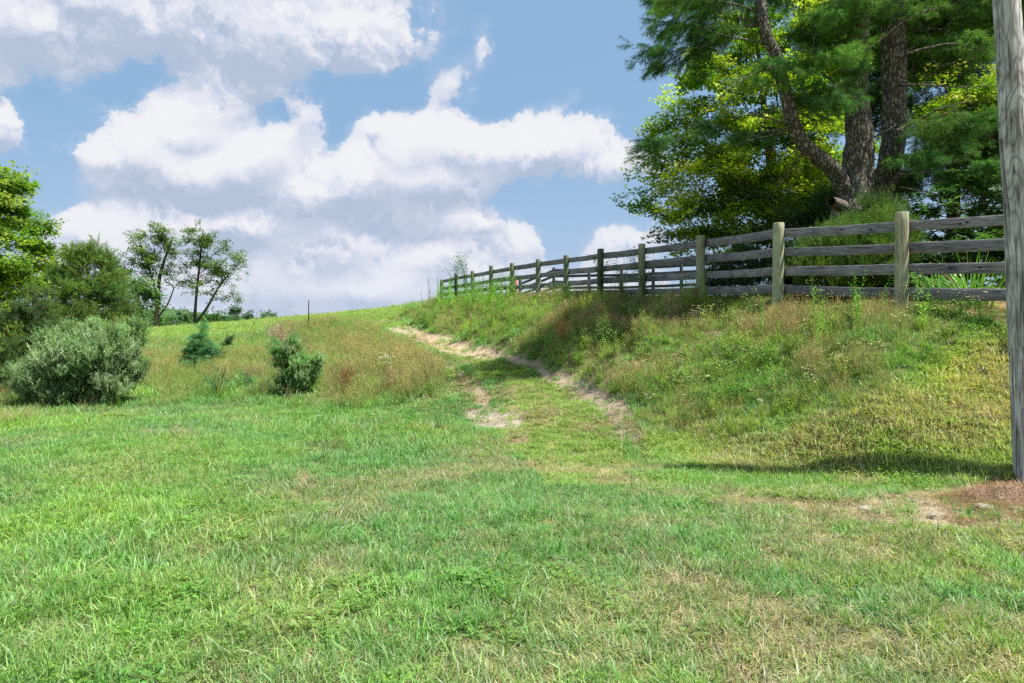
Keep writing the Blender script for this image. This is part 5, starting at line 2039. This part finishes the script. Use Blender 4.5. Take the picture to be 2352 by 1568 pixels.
def strappy(name, label, cat, base, n, L, spreadr, tint, seed, group=None, width=.022, parent_loc=None, curl=(.5, 1.6), lean=(.05, .6)):
    """a clump of sword shaped leaves, one mesh for the fan"""
    rs = random.Random(seed)
    base = np.asarray(base, float)
    root = thing(name, label, cat, tuple(base), group)
    g = Geo()
    for _ in range(n):
        a, r = rs.uniform(0, 6.28), spreadr * math.sqrt(rs.random())
        t = np.array(tint) * rs.uniform(.7, 1.3)
        if rs.random() < .08:
            t = np.array([.35, .27, .14])
        blade(g, (r * math.cos(a), r * math.sin(a), -.03), a + rs.uniform(-.5, .5), rs.uniform(*lean), L * rs.uniform(.6, 1.1), width * rs.uniform(.7, 1.2), t, rs.uniform(*curl), 6)
    obj('leaves', g.mesh('leaves', M_PLAIN_LEAF), root)
    return root


def plain_leaf_mat(name, transl=.35, gloss=.05):
    m, t, out = new_mat(name)
    c = t.new('ShaderNodeAttribute', attribute_type='GEOMETRY', attribute_name='bcol').outputs['Vector']
    df = t.new('ShaderNodeBsdfDiffuse')
    t.put(df.inputs[0], c)
    tr = t.new('ShaderNodeBsdfTranslucent')
    t.put(tr.inputs[0], t.vmath('MULTIPLY', c, (1.2, 1.3, .6)))
    mx = t.new('ShaderNodeMixShader')
    mx.inputs[0].default_value = transl
    t.l.new(df.outputs[0], mx.inputs[1])
    t.l.new(tr.outputs[0], mx.inputs[2])
    gl = t.new('ShaderNodeBsdfGlossy')
    gl.inputs['Roughness'].default_value = .4
    m2 = t.new('ShaderNodeMixShader')
    m2.inputs[0].default_value = gloss
    t.l.new(mx.outputs[0], m2.inputs[1])
    t.l.new(gl.outputs[0], m2.inputs[2])
    t.l.new(m2.outputs[0], out.inputs[0])
    return m


M_PLAIN_LEAF = plain_leaf_mat('single_plant_leaves')
strappy('daylily', 'large clump of long green strap leaves behind the fence near the pole', 'daylily', at(2235, 668, 12.6) * (1, 1, 0) + (0, 0, g1(*at(2235, 668, 12.6)[:2])), 110, 1.25, .3, (0.14, 0.34, 0.05), 3)
strappy('daylily', 'smaller darker clump of strap leaves left of the large one behind the fence', 'daylily', at(2165, 668, 13.0) * (1, 1, 0) + (0, 0, g1(*at(2165, 668, 13)[:2])), 60, .95, .25, (0.10, 0.26, 0.05), 4)
for px_, D_, lab, s_ in ((1258, 30.5, 'low fan of iris leaves between the eighth and ninth fence posts', 5), (1332, 28, 'wider fan of iris leaves behind the seventh fence bay', 6)):
    p_ = ground_pt(px_, D_)
    strappy('iris', lab, 'iris', p_, 90, .75, .5, (0.115, 0.30, 0.045), s_, lean=(.05, .8))


def build_stump():
    a = at(1908, 462, 15.2)
    b = at(1945, 478, 15.8)
    v, q, tr = lathe_rough([.11, .125, .14, .15], [0, .18, .38, .62], 12, .09, np.random.default_rng(5))
    o = obj('broken_limb', mesh_np('broken_limb', v, [q, tr], mat=M_BARK_DEAD, smooth=True))
    o.location = tuple(a)
    o.rotation_euler = Vector(b - a).to_track_quat('Z', 'Y').to_euler()
    return o


o_ = build_stump()
p_ = [p for p in SC.objects if p.name.startswith('pine_tree')][0]
o_.parent = p_
o_.location = Vector(o_.location) - p_.location

# ------------------------------------------------------------------ left hand trees
bl = ground_pt(-70, 21)
tree('maple_tree', 'rounded yellow green maple at the left edge above the pines', 'maple tree', bl,
     [bl - (0, 0, .3), at(-70, 760, 21), at(-60, 650, 21), at(-50, 520, 21), at(-40, 420, 21)], [.24, .2, .16, .1, .04],
     [B(5, 400, 20.5, 62, 40), B(30, 440, 20.5, 66, 55), B(38, 510, 20.3, 42, 42), B(45, 590, 20.0, 44, 50), B(-20, 560, 20.5, 110, 90), B(-120, 450, 21, 120, 100), B(-100, 650, 20.5, 120, 90), B(15, 680, 19.8, 55, 60),
      B(-200, 560, 21, 120, 110), B(10, 800, 19.0, 55, 26), B(50, 655, 20, 36, 34), B(0, 745, 19.5, 45, 24), B(-40, 860, 19.5, 70, 50), B(-60, 780, 19.5, 80, 50)],
     C_MAPLE, (0.095, 0.225, 0.022), (0.36, 0.46, 0.04), 0.42, spacing=0.62, per=15, size=0.5, flat=.45, seed=51, shell=.75)
SP_G, SP_A = (0.095, 0.23, 0.055), (0.20, 0.33, 0.06)
bp = ground_pt(208, 20.5)
tree('scrub_pine', 'ragged scrub pine with a brown trunk behind the silvery bush', 'pine tree', bp,
     [bp - (0, 0, .2), at(208, 790, 20.5), at(206, 720, 20.5), at(205, 650, 20.5), at(196, 600, 20.5)], [.12, .10, .08, .05, .02],
     [B(170, 640, 20.4, 36, 28), B(190, 605, 20.5, 16, 20), B(240, 610, 20.4, 16, 18), B(225, 660, 20.5, 50, 30), B(150, 690, 20.2, 55, 34), B(255, 700, 20.3, 45, 30), B(190, 740, 20, 75, 28),
      B(270, 745, 20.3, 40, 28), B(130, 740, 19.8, 40, 26), B(290, 690, 20.8, 26, 26), B(236, 598, 20.4, 6, 12), B(172, 600, 20.4, 6, 12), B(205, 590, 20.4, 5, 12), B(262, 640, 20.4, 10, 12), B(140, 650, 20.4, 14, 12)],
     C_SPINE, SP_G, SP_A, .4, spacing=.36, per=16, size=.32, seed=52, rise=.1, scale=1.05, flat=.8)
bp = ground_pt(70, 19)
tree('scrub_pine', 'lower scrub pine left of the silvery bush', 'pine tree', bp,
     [bp - (0, 0, .2), at(70, 860, 19), at(72, 790, 19), at(75, 720, 19), at(78, 680, 19)], [.10, .09, .07, .05, .02],
     [B(70, 740, 19, 50, 30), B(100, 700, 19.2, 32, 28), B(20, 770, 18.8, 50, 30), B(110, 770, 19, 40, 30), B(60, 820, 18.6, 60, 30), B(-10, 850, 18, 40, 40), B(5, 900, 17.8, 30, 26), B(130, 800, 19, 40, 25)],
     C_SPINE, (0.075, 0.16, 0.06), SP_A, .25, spacing=.36, per=16, size=.32, seed=53, rise=.1, scale=1.05, flat=.8)
bt = ground_pt(150, 26)
tree('young_maple', 'young bright leafed tree peeping over the scrub pines', 'maple tree', bt,
     [bt - (0, 0, .2), at(150, 720, 26), at(148, 650, 26), at(146, 600, 26)], [.1, .08, .06, .02],
     [B(148, 600, 26, 24, 24), B(160, 640, 26, 26, 26), B(120, 640, 26, 22, 26), B(190, 690, 26, 30, 24), B(100, 620, 26, 24, 30)],
     C_MAPLE, (0.08, 0.16, 0.03), (0.2, 0.3, 0.04), .4, spacing=.6, per=10, size=.5, seed=54)
bt = ground_pt(318, 30)
tree('leafy_tree', 'small leafy tree just right of the scrub pines at the field edge', 'tree', bt,
     [bt - (0, 0, .2), at(325, 740, 30), at(318, 690, 30), at(312, 650, 30)], [.14, .12, .08, .03],
     [B(318, 660, 30, 28, 22), B(290, 640, 30, 22, 20), B(335, 690, 30, 24, 22), B(295, 700, 30, 26, 26), B(300, 735, 29, 28, 16)],
     C_LOCUST, (0.07, 0.15, 0.045), (0.12, 0.22, 0.06), .3, spacing=.7, per=8, size=.5, seed=55, scale=.8)

bo = ground_pt(195, 16.4)
shrub('olive_bush', 'large silvery green bush at the foot of the left slope', 'bush', bo,
      [B(190, 840, 16.4, 92, 56, .9), B(115, 880, 16.2, 62, 48), B(250, 835, 16.4, 66, 70), B(205, 792, 16.6, 62, 26), B(292, 800, 16.7, 28, 34), B(140, 820, 16.5, 50, 40), B(180, 900, 16.0, 90, 36), B(75, 885, 16.3, 26, 28), B(160, 772, 16.5, 12, 12), B(215, 762, 16.6, 10, 12), B(262, 775, 16.6, 18, 16), B(312, 775, 16.7, 12, 20), B(120, 790, 16.5, 20, 16), B(50, 860, 16.4, 16, 12), B(318, 840, 16.5, 12, 24)],
      C_SHRUB, (0.155, 0.28, 0.105), (0.32, 0.44, 0.26), .45, 11, .25, 15, .17, .85, 61, r=.02)
bo = ground_pt(670, 17.6)
shrub('olive_bush', 'small upright green bush with two leaning arms beside the lawn edge', 'bush', bo,
      [B(668, 890, 17.6, 32, 30), B(700, 860, 17.6, 28, 36), B(645, 830, 17.6, 16, 26), B(630, 800, 17.7, 9, 16), B(672, 815, 17.6, 20, 26), B(728, 840, 17.6, 12, 26), B(675, 790, 17.6, 9, 12), B(660, 925, 17.4, 26, 12)],
      C_SHRUB, (0.13, 0.29, 0.08), (0.32, 0.44, 0.24), .4, 6, .14, 9, .10, .6, 62, r=.012)
bw = ground_pt(456, 22.3)
shrub('young_pine', 'small bushy blue green white pine on the slope', 'young pine', bw,
      [B(456, 832, 22.3, 27, 20), B(458, 808, 22.3, 24, 18), B(460, 785, 22.3, 15, 15), B(462, 764, 22.3, 6, 14), B(463, 748, 22.3, 3, 10), B(482, 800, 22.3, 12, 16), B(436, 830, 22.3, 12, 14)],
      C_PINE, (0.12, 0.33, 0.14), (0.18, 0.42, 0.19), .3, 1, .16, 12, .12, .6, 63, r=.03, tilt=-.6)
bw = ground_pt(505, 23.5)
shrub('young_pine', 'slender sapling just right of the small bushy pine', 'young pine', bw,
      [B(508, 800, 23.5, 16, 20), B(518, 778, 23.5, 7, 12)], C_PINE, (0.07, 0.16, 0.05), (0.11, 0.22, 0.05), .3, 1, .22, 8, .14, .6, 64, r=.015, tilt=-.6)
bw = ground_pt(508, 18.6)
shrub('pine_seedling', 'tiny pine seedling rising behind the yucca', 'young pine', bw,
      [B(508, 878, 18.6, 11, 11), B(507, 858, 18.6, 6, 14)], C_PINE, (0.06, 0.16, 0.07), (0.1, 0.22, 0.1), .3, 1, .15, 5, .08, .4, 65, r=.008, tilt=-.6)
bw = ground_pt(560, 18.8)
shrub('pine_seedling', 'pale soft pine seedling in the grass right of the yucca', 'young pine', bw,
      [B(560, 885, 18.8, 17, 15), B(560, 868, 18.8, 8, 13)], C_PINE, (0.10, 0.24, 0.11), (0.13, 0.28, 0.12), .3, 1, .13, 6, .1, .42, 66, r=.008, tilt=-.6)
strappy('yucca', 'spiky yucca with stiff sword leaves low on the left slope', 'yucca', ground_pt(498, 17.9), 70, .85, .07, (0.09, 0.20, 0.08), 9, width=.03, curl=(0, .35), lean=(.1, 1.3))
strappy('yucca', 'small yucca tuft left of the upright green bush', 'yucca', ground_pt(612, 17.4), 34, .5, .05, (0.10, 0.24, 0.07), 10, width=.02, curl=(0, .4), lean=(.1, 1.2))

# ------------------------------------------------------------------ trees far across the field
LOC_G, LOC_A = (0.085, 0.155, 0.035), (0.16, 0.25, 0.05)
DF = 55.0
bf = ground_pt(362, DF)
tree('locust_tree', 'thin crowned tall tree with a vine clad trunk, left of the far pair', 'tree', bf,
     [bf - (0, 0, .5), at(358, 745, DF), at(363, 690, DF), at(366, 640, DF), at(380, 590, DF), at(398, 545, DF)], [.21, .19, .17, .14, .10, .04],
     [B(310, 560, DF, 26, 18), B(345, 545, DF, 34, 22), B(395, 545, DF, 26, 26), B(320, 600, DF, 32, 20), B(360, 590, DF, 34, 26), B(285, 615, DF, 22, 12), B(350, 630, DF, 28, 16), B(395, 590, DF, 12, 20),
      B(395, 650, DF, 18, 22)],
     C_LOCUST, LOC_G, LOC_A, .3, spacing=.76, per=10, size=.65, flat=.9, scale=.8, seed=71, extra_paths=[(at(363, 690, DF), [at(352, 650, DF), at(338, 600, DF), at(322, 560, DF)], [.13, .10, .07, .03]),
                                                                                 (at(358, 735, DF), [at(384, 700, DF), at(400, 660, DF)], [.09, .07, .04])], shell=.5, rise=.3, r_tip=.02)
bf = ground_pt(448, DF + 1)
tree('locust_tree', 'airy tall tree whose two stems spread apart, right of the far pair', 'tree', bf,
     [bf - (0, 0, .5), at(447, 745, DF + 1), at(450, 690, DF + 1), at(456, 630, DF + 1), at(462, 570, DF + 1), at(466, 530, DF + 1)], [.15, .13, .11, .09, .07, .03],
     [B(455, 545, DF + 1, 32, 24), B(490, 560, DF + 1, 32, 26), B(520, 600, DF + 1, 28, 30), B(450, 600, DF + 1, 26, 26), B(480, 610, DF + 1, 30, 26), B(430, 650, DF + 1, 18, 16), B(520, 650, DF + 1, 28, 20),
      B(535, 680, DF + 1, 22, 12), B(470, 660, DF + 1, 30, 20), B(545, 590, DF + 1, 14, 16)],
     C_LOCUST, LOC_G, LOC_A, .35, spacing=.76, per=8, size=.65, flat=.9, scale=.8, seed=72, extra_paths=[(at(449, 740, DF + 1), [at(470, 715, DF + 1), at(485, 690, DF + 1), at(505, 655, DF + 1), at(530, 625, DF + 1)], [.12, .11, .09, .07, .03])],
     shell=.5, rise=.3, r_tip=.02)
FAR_G, FAR_A = (0.055, 0.125, 0.045), (0.09, 0.18, 0.055)
far_rows = [  # px, top y, half width, distance, kind, label
    (262, 690, 46, 85, 0, 'rounded green tree far off behind the small leafy tree'),
    (300, 712, 30, 80, 0, 'low dark green tree below the left far tree'),
    (395, 722, 26, 82, 0, 'low pale tree between the trunks of the far pair'),
    (425, 715, 24, 84, 0, 'mid green tree just left of the spreading far tree'),
    (485, 705, 34, 84, 0, 'dense green tree behind the spreading stems of the far pair'),
    (520, 718, 24, 90, 0, 'darker low tree right of the far pair'),
    (543, 708, 18, 92, 1, 'small pointed conifer on the skyline nearest the far pair'),
    (570, 717, 13, 95, 1, 'smallest pointed conifer on the skyline'),
    (613, 722, 26, 120, 0, 'lone rounded tree top showing over the field crest'),
    (340, 720, 30, 88, 0, 'green tree showing left of the vine clad trunk'),
    (665, 732, 8, 130, 0, 'tiny distant tree top just left of the stake'),
    (455, 735, 26, 80, 0, 'low bushy tree at the foot of the spreading far tree'),
]
for i, (px_, ty, hw, D_, kd, lab) in enumerate(far_rows):
    bx = ground_pt(px_, D_)
    m_ = (ty + 770) / 2
    if kd == 0:
        bl_ = [B(px_, ty + (790 - ty) * .45, D_, hw, (790 - ty) * .45), B(px_ - hw * .4, ty + (790 - ty) * .6, D_, hw * .6, (790 - ty) * .3), B(px_ + hw * .45, ty + (790 - ty) * .55, D_, hw * .55, (790 - ty) * .33)]
        tree('far_tree', lab, 'tree', bx, [bx - (0, 0, .5), at(px_, 760, D_), at(px_, ty + 15, D_)], [.3, .25, .05], bl_, C_FAR, FAR_G, FAR_A, .35, spacing=1.9, per=7, size=1.3, scale=1.25, seed=80 + i,
             group='trees beyond the far field', r_tip=.03, sides=6)
    else:
        bl_ = [B(px_, ty + 8, D_, hw * .18, 8), B(px_, ty + 22, D_, hw * .5, 8), B(px_, ty + 38, D_, hw * .8, 9), B(px_, ty + 54, D_, hw, 9)]
        tree('far_conifer', lab, 'conifer', bx, [bx - (0, 0, .5), at(px_, 760, D_), at(px_, ty, D_)], [.2, .15, .03], bl_, C_FAR, (0.035, 0.085, 0.045), FAR_G, .3, spacing=.85, per=4, size=.6, scale=.75, seed=80 + i,
             group='trees beyond the far field', r_tip=.02, sides=6)


def build_hills():
    m, t, out = new_mat('distant_forest')
    pos = t.new('ShaderNodeNewGeometry').outputs['Position']
    n = t.noise(pos, .12, 4, .7)
    c = t.ramp(n, [(0.3, (0.03, 0.07, 0.03)), (0.7, (0.08, 0.14, 0.05))])
    principled(t, out, c, .95, n, 4.0, .1)
    xs = np.linspace(-1900, 300, 180)
    V, F = [], []
    for j in range(7):
        u = j / 6
        for x in xs:
            h = 62 * np.exp(-((x + 800) / 330) ** 2) + 40 * np.exp(-((x + 1500) / 300) ** 2) + 18
            h *= 0.8 + 0.4 * float(fbm(x + 3000, 5, .004, 3))
            h += 5 * float(fbm(x + 900, j * 9.0, .05, 3))
            V.append((x, 1350 + 260 * u, -6 + h * math.sin(u * 1.57)))
    n_ = len(xs)
    for j in range(6):
        for i in range(n_ - 1):
            F.append([j * n_ + i, j * n_ + i + 1, (j + 1) * n_ + i + 1, (j + 1) * n_ + i])
    o = obj('hills', mesh_np('hills', np.array(V), [np.array(F)], mat=m, smooth=True))
    tag(o, 'distant wooded hills low on the horizon at left', 'hills', kind='structure')


build_hills()


# ------------------------------------------------------------------ single plants and small things
def plant(name, label, cat, px, D, fn, tint, scale=1.0, seed=0, group=None, mat=None):
    """one plant built of the same pieces as the mass around it, with a root Empty"""
    b = ground_pt(px, D)
    global rr
    old = rr
    rr = random.Random(seed)
    g = Geo()
    fn(g, 1)
    rr = old
    for i in range(len(g.c)):
        g.c[i] = g.c[i] * np.array(tint)
        g.v[i] = g.v[i] * scale
    root = thing(name, label, cat, tuple(b), group)
    obj('stalks', g.mesh('stalks', M_PLAIN_LEAF), root)
    return root


def seed_stalk(g, k):
    """tall bare stalk hung with drooping leaves, dark against the sky"""
    H = 1.45
    pts = [(0.04 * math.sin(i), 0.02 * i, H * i / 5) for i in range(6)]
    stem(g, pts, .009, .004, (1, 1, 1))
    for j in range(34):
        u = .12 + .88 * j / 34
        th = j * 2.4
        L = (.22 - .12 * u)
        leaf(g, (0.03 * math.sin(5 * u), .1 * u, H * u), (math.cos(th), math.sin(th), U(-1.1, -.1)), (0, 0, 1), L, L * .26, np.array([1, 1, 1]) * U(.7, 1.3))


def bushy_weed(g, k):
    for s in range(9):
        lx, ly, H = U(-.35, .35), U(-.35, .35), U(.5, .95)
        stem(g, [(lx * .1, ly * .1, 0), (lx * .5, ly * .5, H * .6), (lx, ly, H)], .005, .002, (1.1, .8, .8))
        for j in range(26):
            u = .2 + .8 * j / 26
            th = j * 2.4
            L = U(.06, .12)
            leaf2(g, (lx * u, ly * u, H * u), (math.cos(th), math.sin(th), U(-.3, .6)), (0, 0, 1), L, L * .4, np.array([1, 1, 1]) * U(.7, 1.35))


def arching_weed(g, k):
    """tall weed whose branched tops arch over the fence"""
    for s in range(6):
        a = U(0, 6.28)
        lx, ly, H = math.cos(a) * U(.1, .5), math.sin(a) * U(.1, .4), U(1.3, 2.0)
        P = [(lx * u * u, ly * u * u, H * (u - .12 * u * u)) for u in (0, .25, .5, .75, 1)]
        stem(g, P, .008, .003, (1.0, .7, .7))
        for j in range(40):
            u = .15 + .85 * j / 40
            th = j * 2.4
            L = U(.09, .17)
            leaf2(g, (lx * u * u, ly * u * u, H * (u - .12 * u * u)), (math.cos(th), math.sin(th), U(-.7, .4)), (0, 0, 1), L, L * .34, np.array([1, 1, 1]) * U(.6, 1.35))
        for j in range(5):
            e = np.array(P[-1])
            f = e + np.array([U(-.3, .3), U(-.2, .2), U(-.1, .25)])
            stem(g, [e, f], .003, .0015, (.9, .6, .6))
            leaf2(g, f, (U(-1, 1), U(-1, 1), -.6), (0, 0, 1), .09, .04, (.7, .7, .7))


def dry_wisps(g, k):
    """airy pinkish seed stems"""
    for s in range(90):
        a = U(0, 6.28)
        lean_ = U(.02, .38)
        H = U(.5, .85)
        e = (math.cos(a) * lean_, math.sin(a) * lean_, H)
        stem(g, [(math.cos(a) * .03, math.sin(a) * .03, 0), (e[0] * .4, e[1] * .4, H * .6), e], .003, .002, np.array([1, 1, 1]) * U(.7, 1.2))
        for j in range(6):
            u = U(.5, 1)
            leaf2(g, (e[0] * u, e[1] * u, H * u), (U(-1, 1), U(-1, 1), U(0, 1.5)), (U(-1, 1), U(-1, 1), .3), .07, .008, np.array([1.1, 1, 1]) * U(.7, 1.3))


def white_bloom(g, k):
    bushy_weed(g, k)
    for j in range(60):
        a = U(0, 6.28)
        r = U(0, .3)
        b = (r * math.cos(a), r * math.sin(a), U(.6, .98))
        for i in range(4):
            leaf2(g, b, (U(-1, 1), U(-1, 1), U(-.2, .5)), (U(-.4, .4), U(-.4, .4), 1), .035, .03, np.array([6.5, 3.3, 12]) * U(.85, 1.05))


plant('tall_stalk', 'tallest dark leafy stalk against the sky left of the last fence post', 'weed', 985, 41, seed_stalk, (0.035, 0.05, 0.04), 1.15, 1)
plant('tall_stalk', 'shorter dark stalk just left of the tallest one', 'weed', 968, 41, seed_stalk, (0.04, 0.055, 0.045), .62, 2)
plant('tall_stalk', 'thin pale stalk rising beside the last fence post', 'weed', 1006, 41.2, seed_stalk, (0.07, 0.09, 0.06), 1.05, 3)
plant('arching_weed', 'arching branched weed over the second post from the far end', 'weed', 1046, 38.3, arching_weed, (0.10, 0.24, 0.04), 1.5, 4)
plant('arching_weed', 'darker branched weed between the third and fourth posts from the far end', 'weed', 1072, 36, arching_weed, (0.09, 0.21, 0.04), 1.35, 5)
plant('bushy_weed', 'bright green leafy weed at the foot of the last fence post', 'weed', 1022, 40.4, bushy_weed, (0.12, 0.30, 0.04), 1.5, 6)
plant('bushy_weed', 'bright leafy weed under the fourth post from the far end', 'weed', 1130, 32.4, bushy_weed, (0.13, 0.33, 0.04), 1.4, 7)
plant('bushy_weed', 'broad leaved weed below the seventh post from the pole', 'weed', 1300, 24.4, bushy_weed, (0.10, 0.27, 0.05), 1.0, 8)
plant('leafy_vine', 'vine climbing the sixth fence post from the pole', 'vine', 1379, 22.0, arching_weed, (0.06, 0.15, 0.035), .85, 9)
plant('arching_weed', 'tall green weed standing before the fifth fence post', 'weed', 1478, 19.5, arching_weed, (0.10, 0.26, 0.05), .9, 10)
plant('arching_weed', 'green weed growing through the boards left of the fifth post', 'weed', 1428, 20.5, arching_weed, (0.10, 0.26, 0.05), .85, 11)
plant('dry_clump', 'airy pinkish clump of dry stems behind the upright green bush', 'dry grass clump', 643, 22.5, dry_wisps, (0.46, 0.33, 0.27), 1.75, 12)
plant('orange_clump', 'orange brown dead clump halfway up the bank', 'dry grass clump', 1290, 17.6, dry_wisps, (0.55, 0.35, 0.13), 1.0, 13)
plant('rusty_clump', 'rust coloured dry clump by the lawn edge left of the track', 'dry grass clump', 790, 17.4, dry_wisps, (0.30, 0.155, 0.08), 1.0, 14)
plant('bushy_weed', 'yellow green bushy weed among dry grass left of the white blossoms', 'weed', 800, 18.2, bushy_weed, (0.15, 0.28, 0.04), .8, 15)
plant('flowering_weed', 'weed topped with white blossoms on the slope left of the track', 'flowering weed', 885, 18.6, white_bloom, (0.11, 0.22, 0.06), .85, 16)
plant('bushy_weed', 'dark green bushy weed at the corner where the slope meets the track', 'weed', 980, 17.6, bushy_weed, (0.075, 0.16, 0.045), .75, 17)
plant('bushy_weed', 'leafy weed at the foot of the thin stake', 'weed', 707, 26.5, bushy_weed, (0.12, 0.23, 0.06), .75, 18)
plant('bushy_weed', 'broad leaved green weed beside the gravel patch', 'weed', 1010, 12.6, bushy_weed, (0.08, 0.26, 0.06), .42, 19)


def build_small():
    b = ground_pt(709, 31)
    H = at(709, 689, 31)[2] - b[2]
    v, q, tr = lathe_rough([.03, .028, .026], [-.2, H * .5, H], 8, .03, np.random.default_rng(1))
    o = obj('stake', mesh_np('stake', v, [q, tr], mat=M_STAKE), loc=tuple(b))
    tag(o, 'thin dark stake sticking up on the crest of the left slope', 'stake')
    stones = [(1996, 1168, 6.55, .085, 'flat pale stone at the left of the bare soil strip'), (2262, 1162, 6.6, .10, 'larger pale stone beside the brown root mound'),
              (2090, 1148, 6.9, .05, 'small stone at the top of the bare soil strip'), (2140, 1188, 6.25, .045, 'small stone at the front of the bare soil strip')]
    for i, (px, py, D, r, lab) in enumerate(stones):
        p = ground_pt(px, D)
        rng = np.random.default_rng(100 + i)
        V = []
        F = []
        nu, nv = 12, 6
        for a in range(nv + 1):
            for c in range(nu):
                th, ph = 6.2832 * c / nu, math.pi * a / nv
                s = 1 + .18 * mnoise.noise(Vector((math.cos(th) * 1.7 + i, math.sin(th) * 1.7, math.cos(ph) * 1.5)))
                V.append((r * s * math.sin(ph) * math.cos(th) * 1.3, r * s * math.sin(ph) * math.sin(th), r * .45 * s * math.cos(ph)))
        for a in range(nv):
            for c in range(nu):
                F.append([a * nu + c, (a + 1) * nu + c, (a + 1) * nu + (c + 1) % nu, a * nu + (c + 1) % nu])
        o = obj('stone', mesh_np('stone', np.array(V), [np.array(F)], mat=M_STONE), loc=(p[0], p[1], p[2] - r * .05))
        o.rotation_euler = (.1 * i, .08, i * 1.3)
        tag(o, lab, 'stone')
    # heap of roots and soil by the pole
    c = ground_pt(2335, 7.1)
    root = thing('root_mound', 'heap of brown soil and matted dead roots in front of the pole', 'soil heap', tuple(c))
    rng = np.random.default_rng(9)
    V, F = [], []
    n1, n2 = 34, 34
    for a in range(n1 + 1):
        for e in range(n2):
            rr_ = a / n1
            th = 6.2832 * e / n2
            x, y = rr_ * .7 * math.cos(th), rr_ * .36 * math.sin(th)
            z = .11 * (1 - rr_ ** 2) + .07 * (mnoise.noise(Vector((x * 6, y * 6, 1))) + .5 * mnoise.noise(Vector((x * 18, y * 18, 2)))) * (1 - rr_ ** 4)
            V.append((x, y, z - .02 - (0.05 if a == n1 else 0) + g1(c[0] + x, c[1] + y) - c[2]))
    for a in range(n1):
        for e in range(n2):
            F.append([a * n2 + e, (a + 1) * n2 + e, (a + 1) * n2 + (e + 1) % n2, a * n2 + (e + 1) % n2])
    obj('soil', mesh_np('soil', np.array(V), [np.array(F)], mat=flat_mat('heap_soil', (0.20, 0.14, 0.10), .95, 0, .5, 40), smooth=True), root)
    g = Geo()
    for i in range(2600):
        rr_, th = math.sqrt(rng.random()) * .95, rng.random() * 6.28
        x, y = rr_ * .85 * math.cos(th), rr_ * .32 * math.sin(th)
        z = .11 * max(0, 1 - rr_ ** 2) + g1(c[0] + x, c[1] + y) - c[2] + .01
        blade(g, (x, y, z), rng.random() * 6.28, rng.uniform(.9, 1.7), rng.uniform(.05, .14), .004, np.array([.30, .19, .12]) * rng.uniform(.5, 1.6), rng.uniform(-.6, 1.2), 2)
    ro = obj('dead_roots', g.mesh('dead_roots', M_PLAIN_LEAF), root)
    ro['kind'] = 'stuff'
    # bleached stick in the bank
    for (px, D, hh, lab, sd) in ((1641, 12.6, .55, 'bleached forked dead stick standing in the bank weeds', 1), (1703, 11.9, .4, 'thin dead stalk right of the forked stick on the bank', 2)):
        p = ground_pt(px, D)
        sk = Skel(sd)
        sk.path([p - (0, 0, .1), p + (0.02, 0, hh * .5), p + (.05, 0.03, hh)], [.009, .007, .004], sub=3)
        sk.reach([p + (.2, 0, hh * .55), p + (-.06, .05, hh * .9)], seg=.1)
        sk.solve(.003)
        o = obj('dead_stick', sk.mesh('dead_stick', M_BARK_DEAD, 5, p), loc=tuple(p))
        tag(o, lab, 'stick')


build_small()
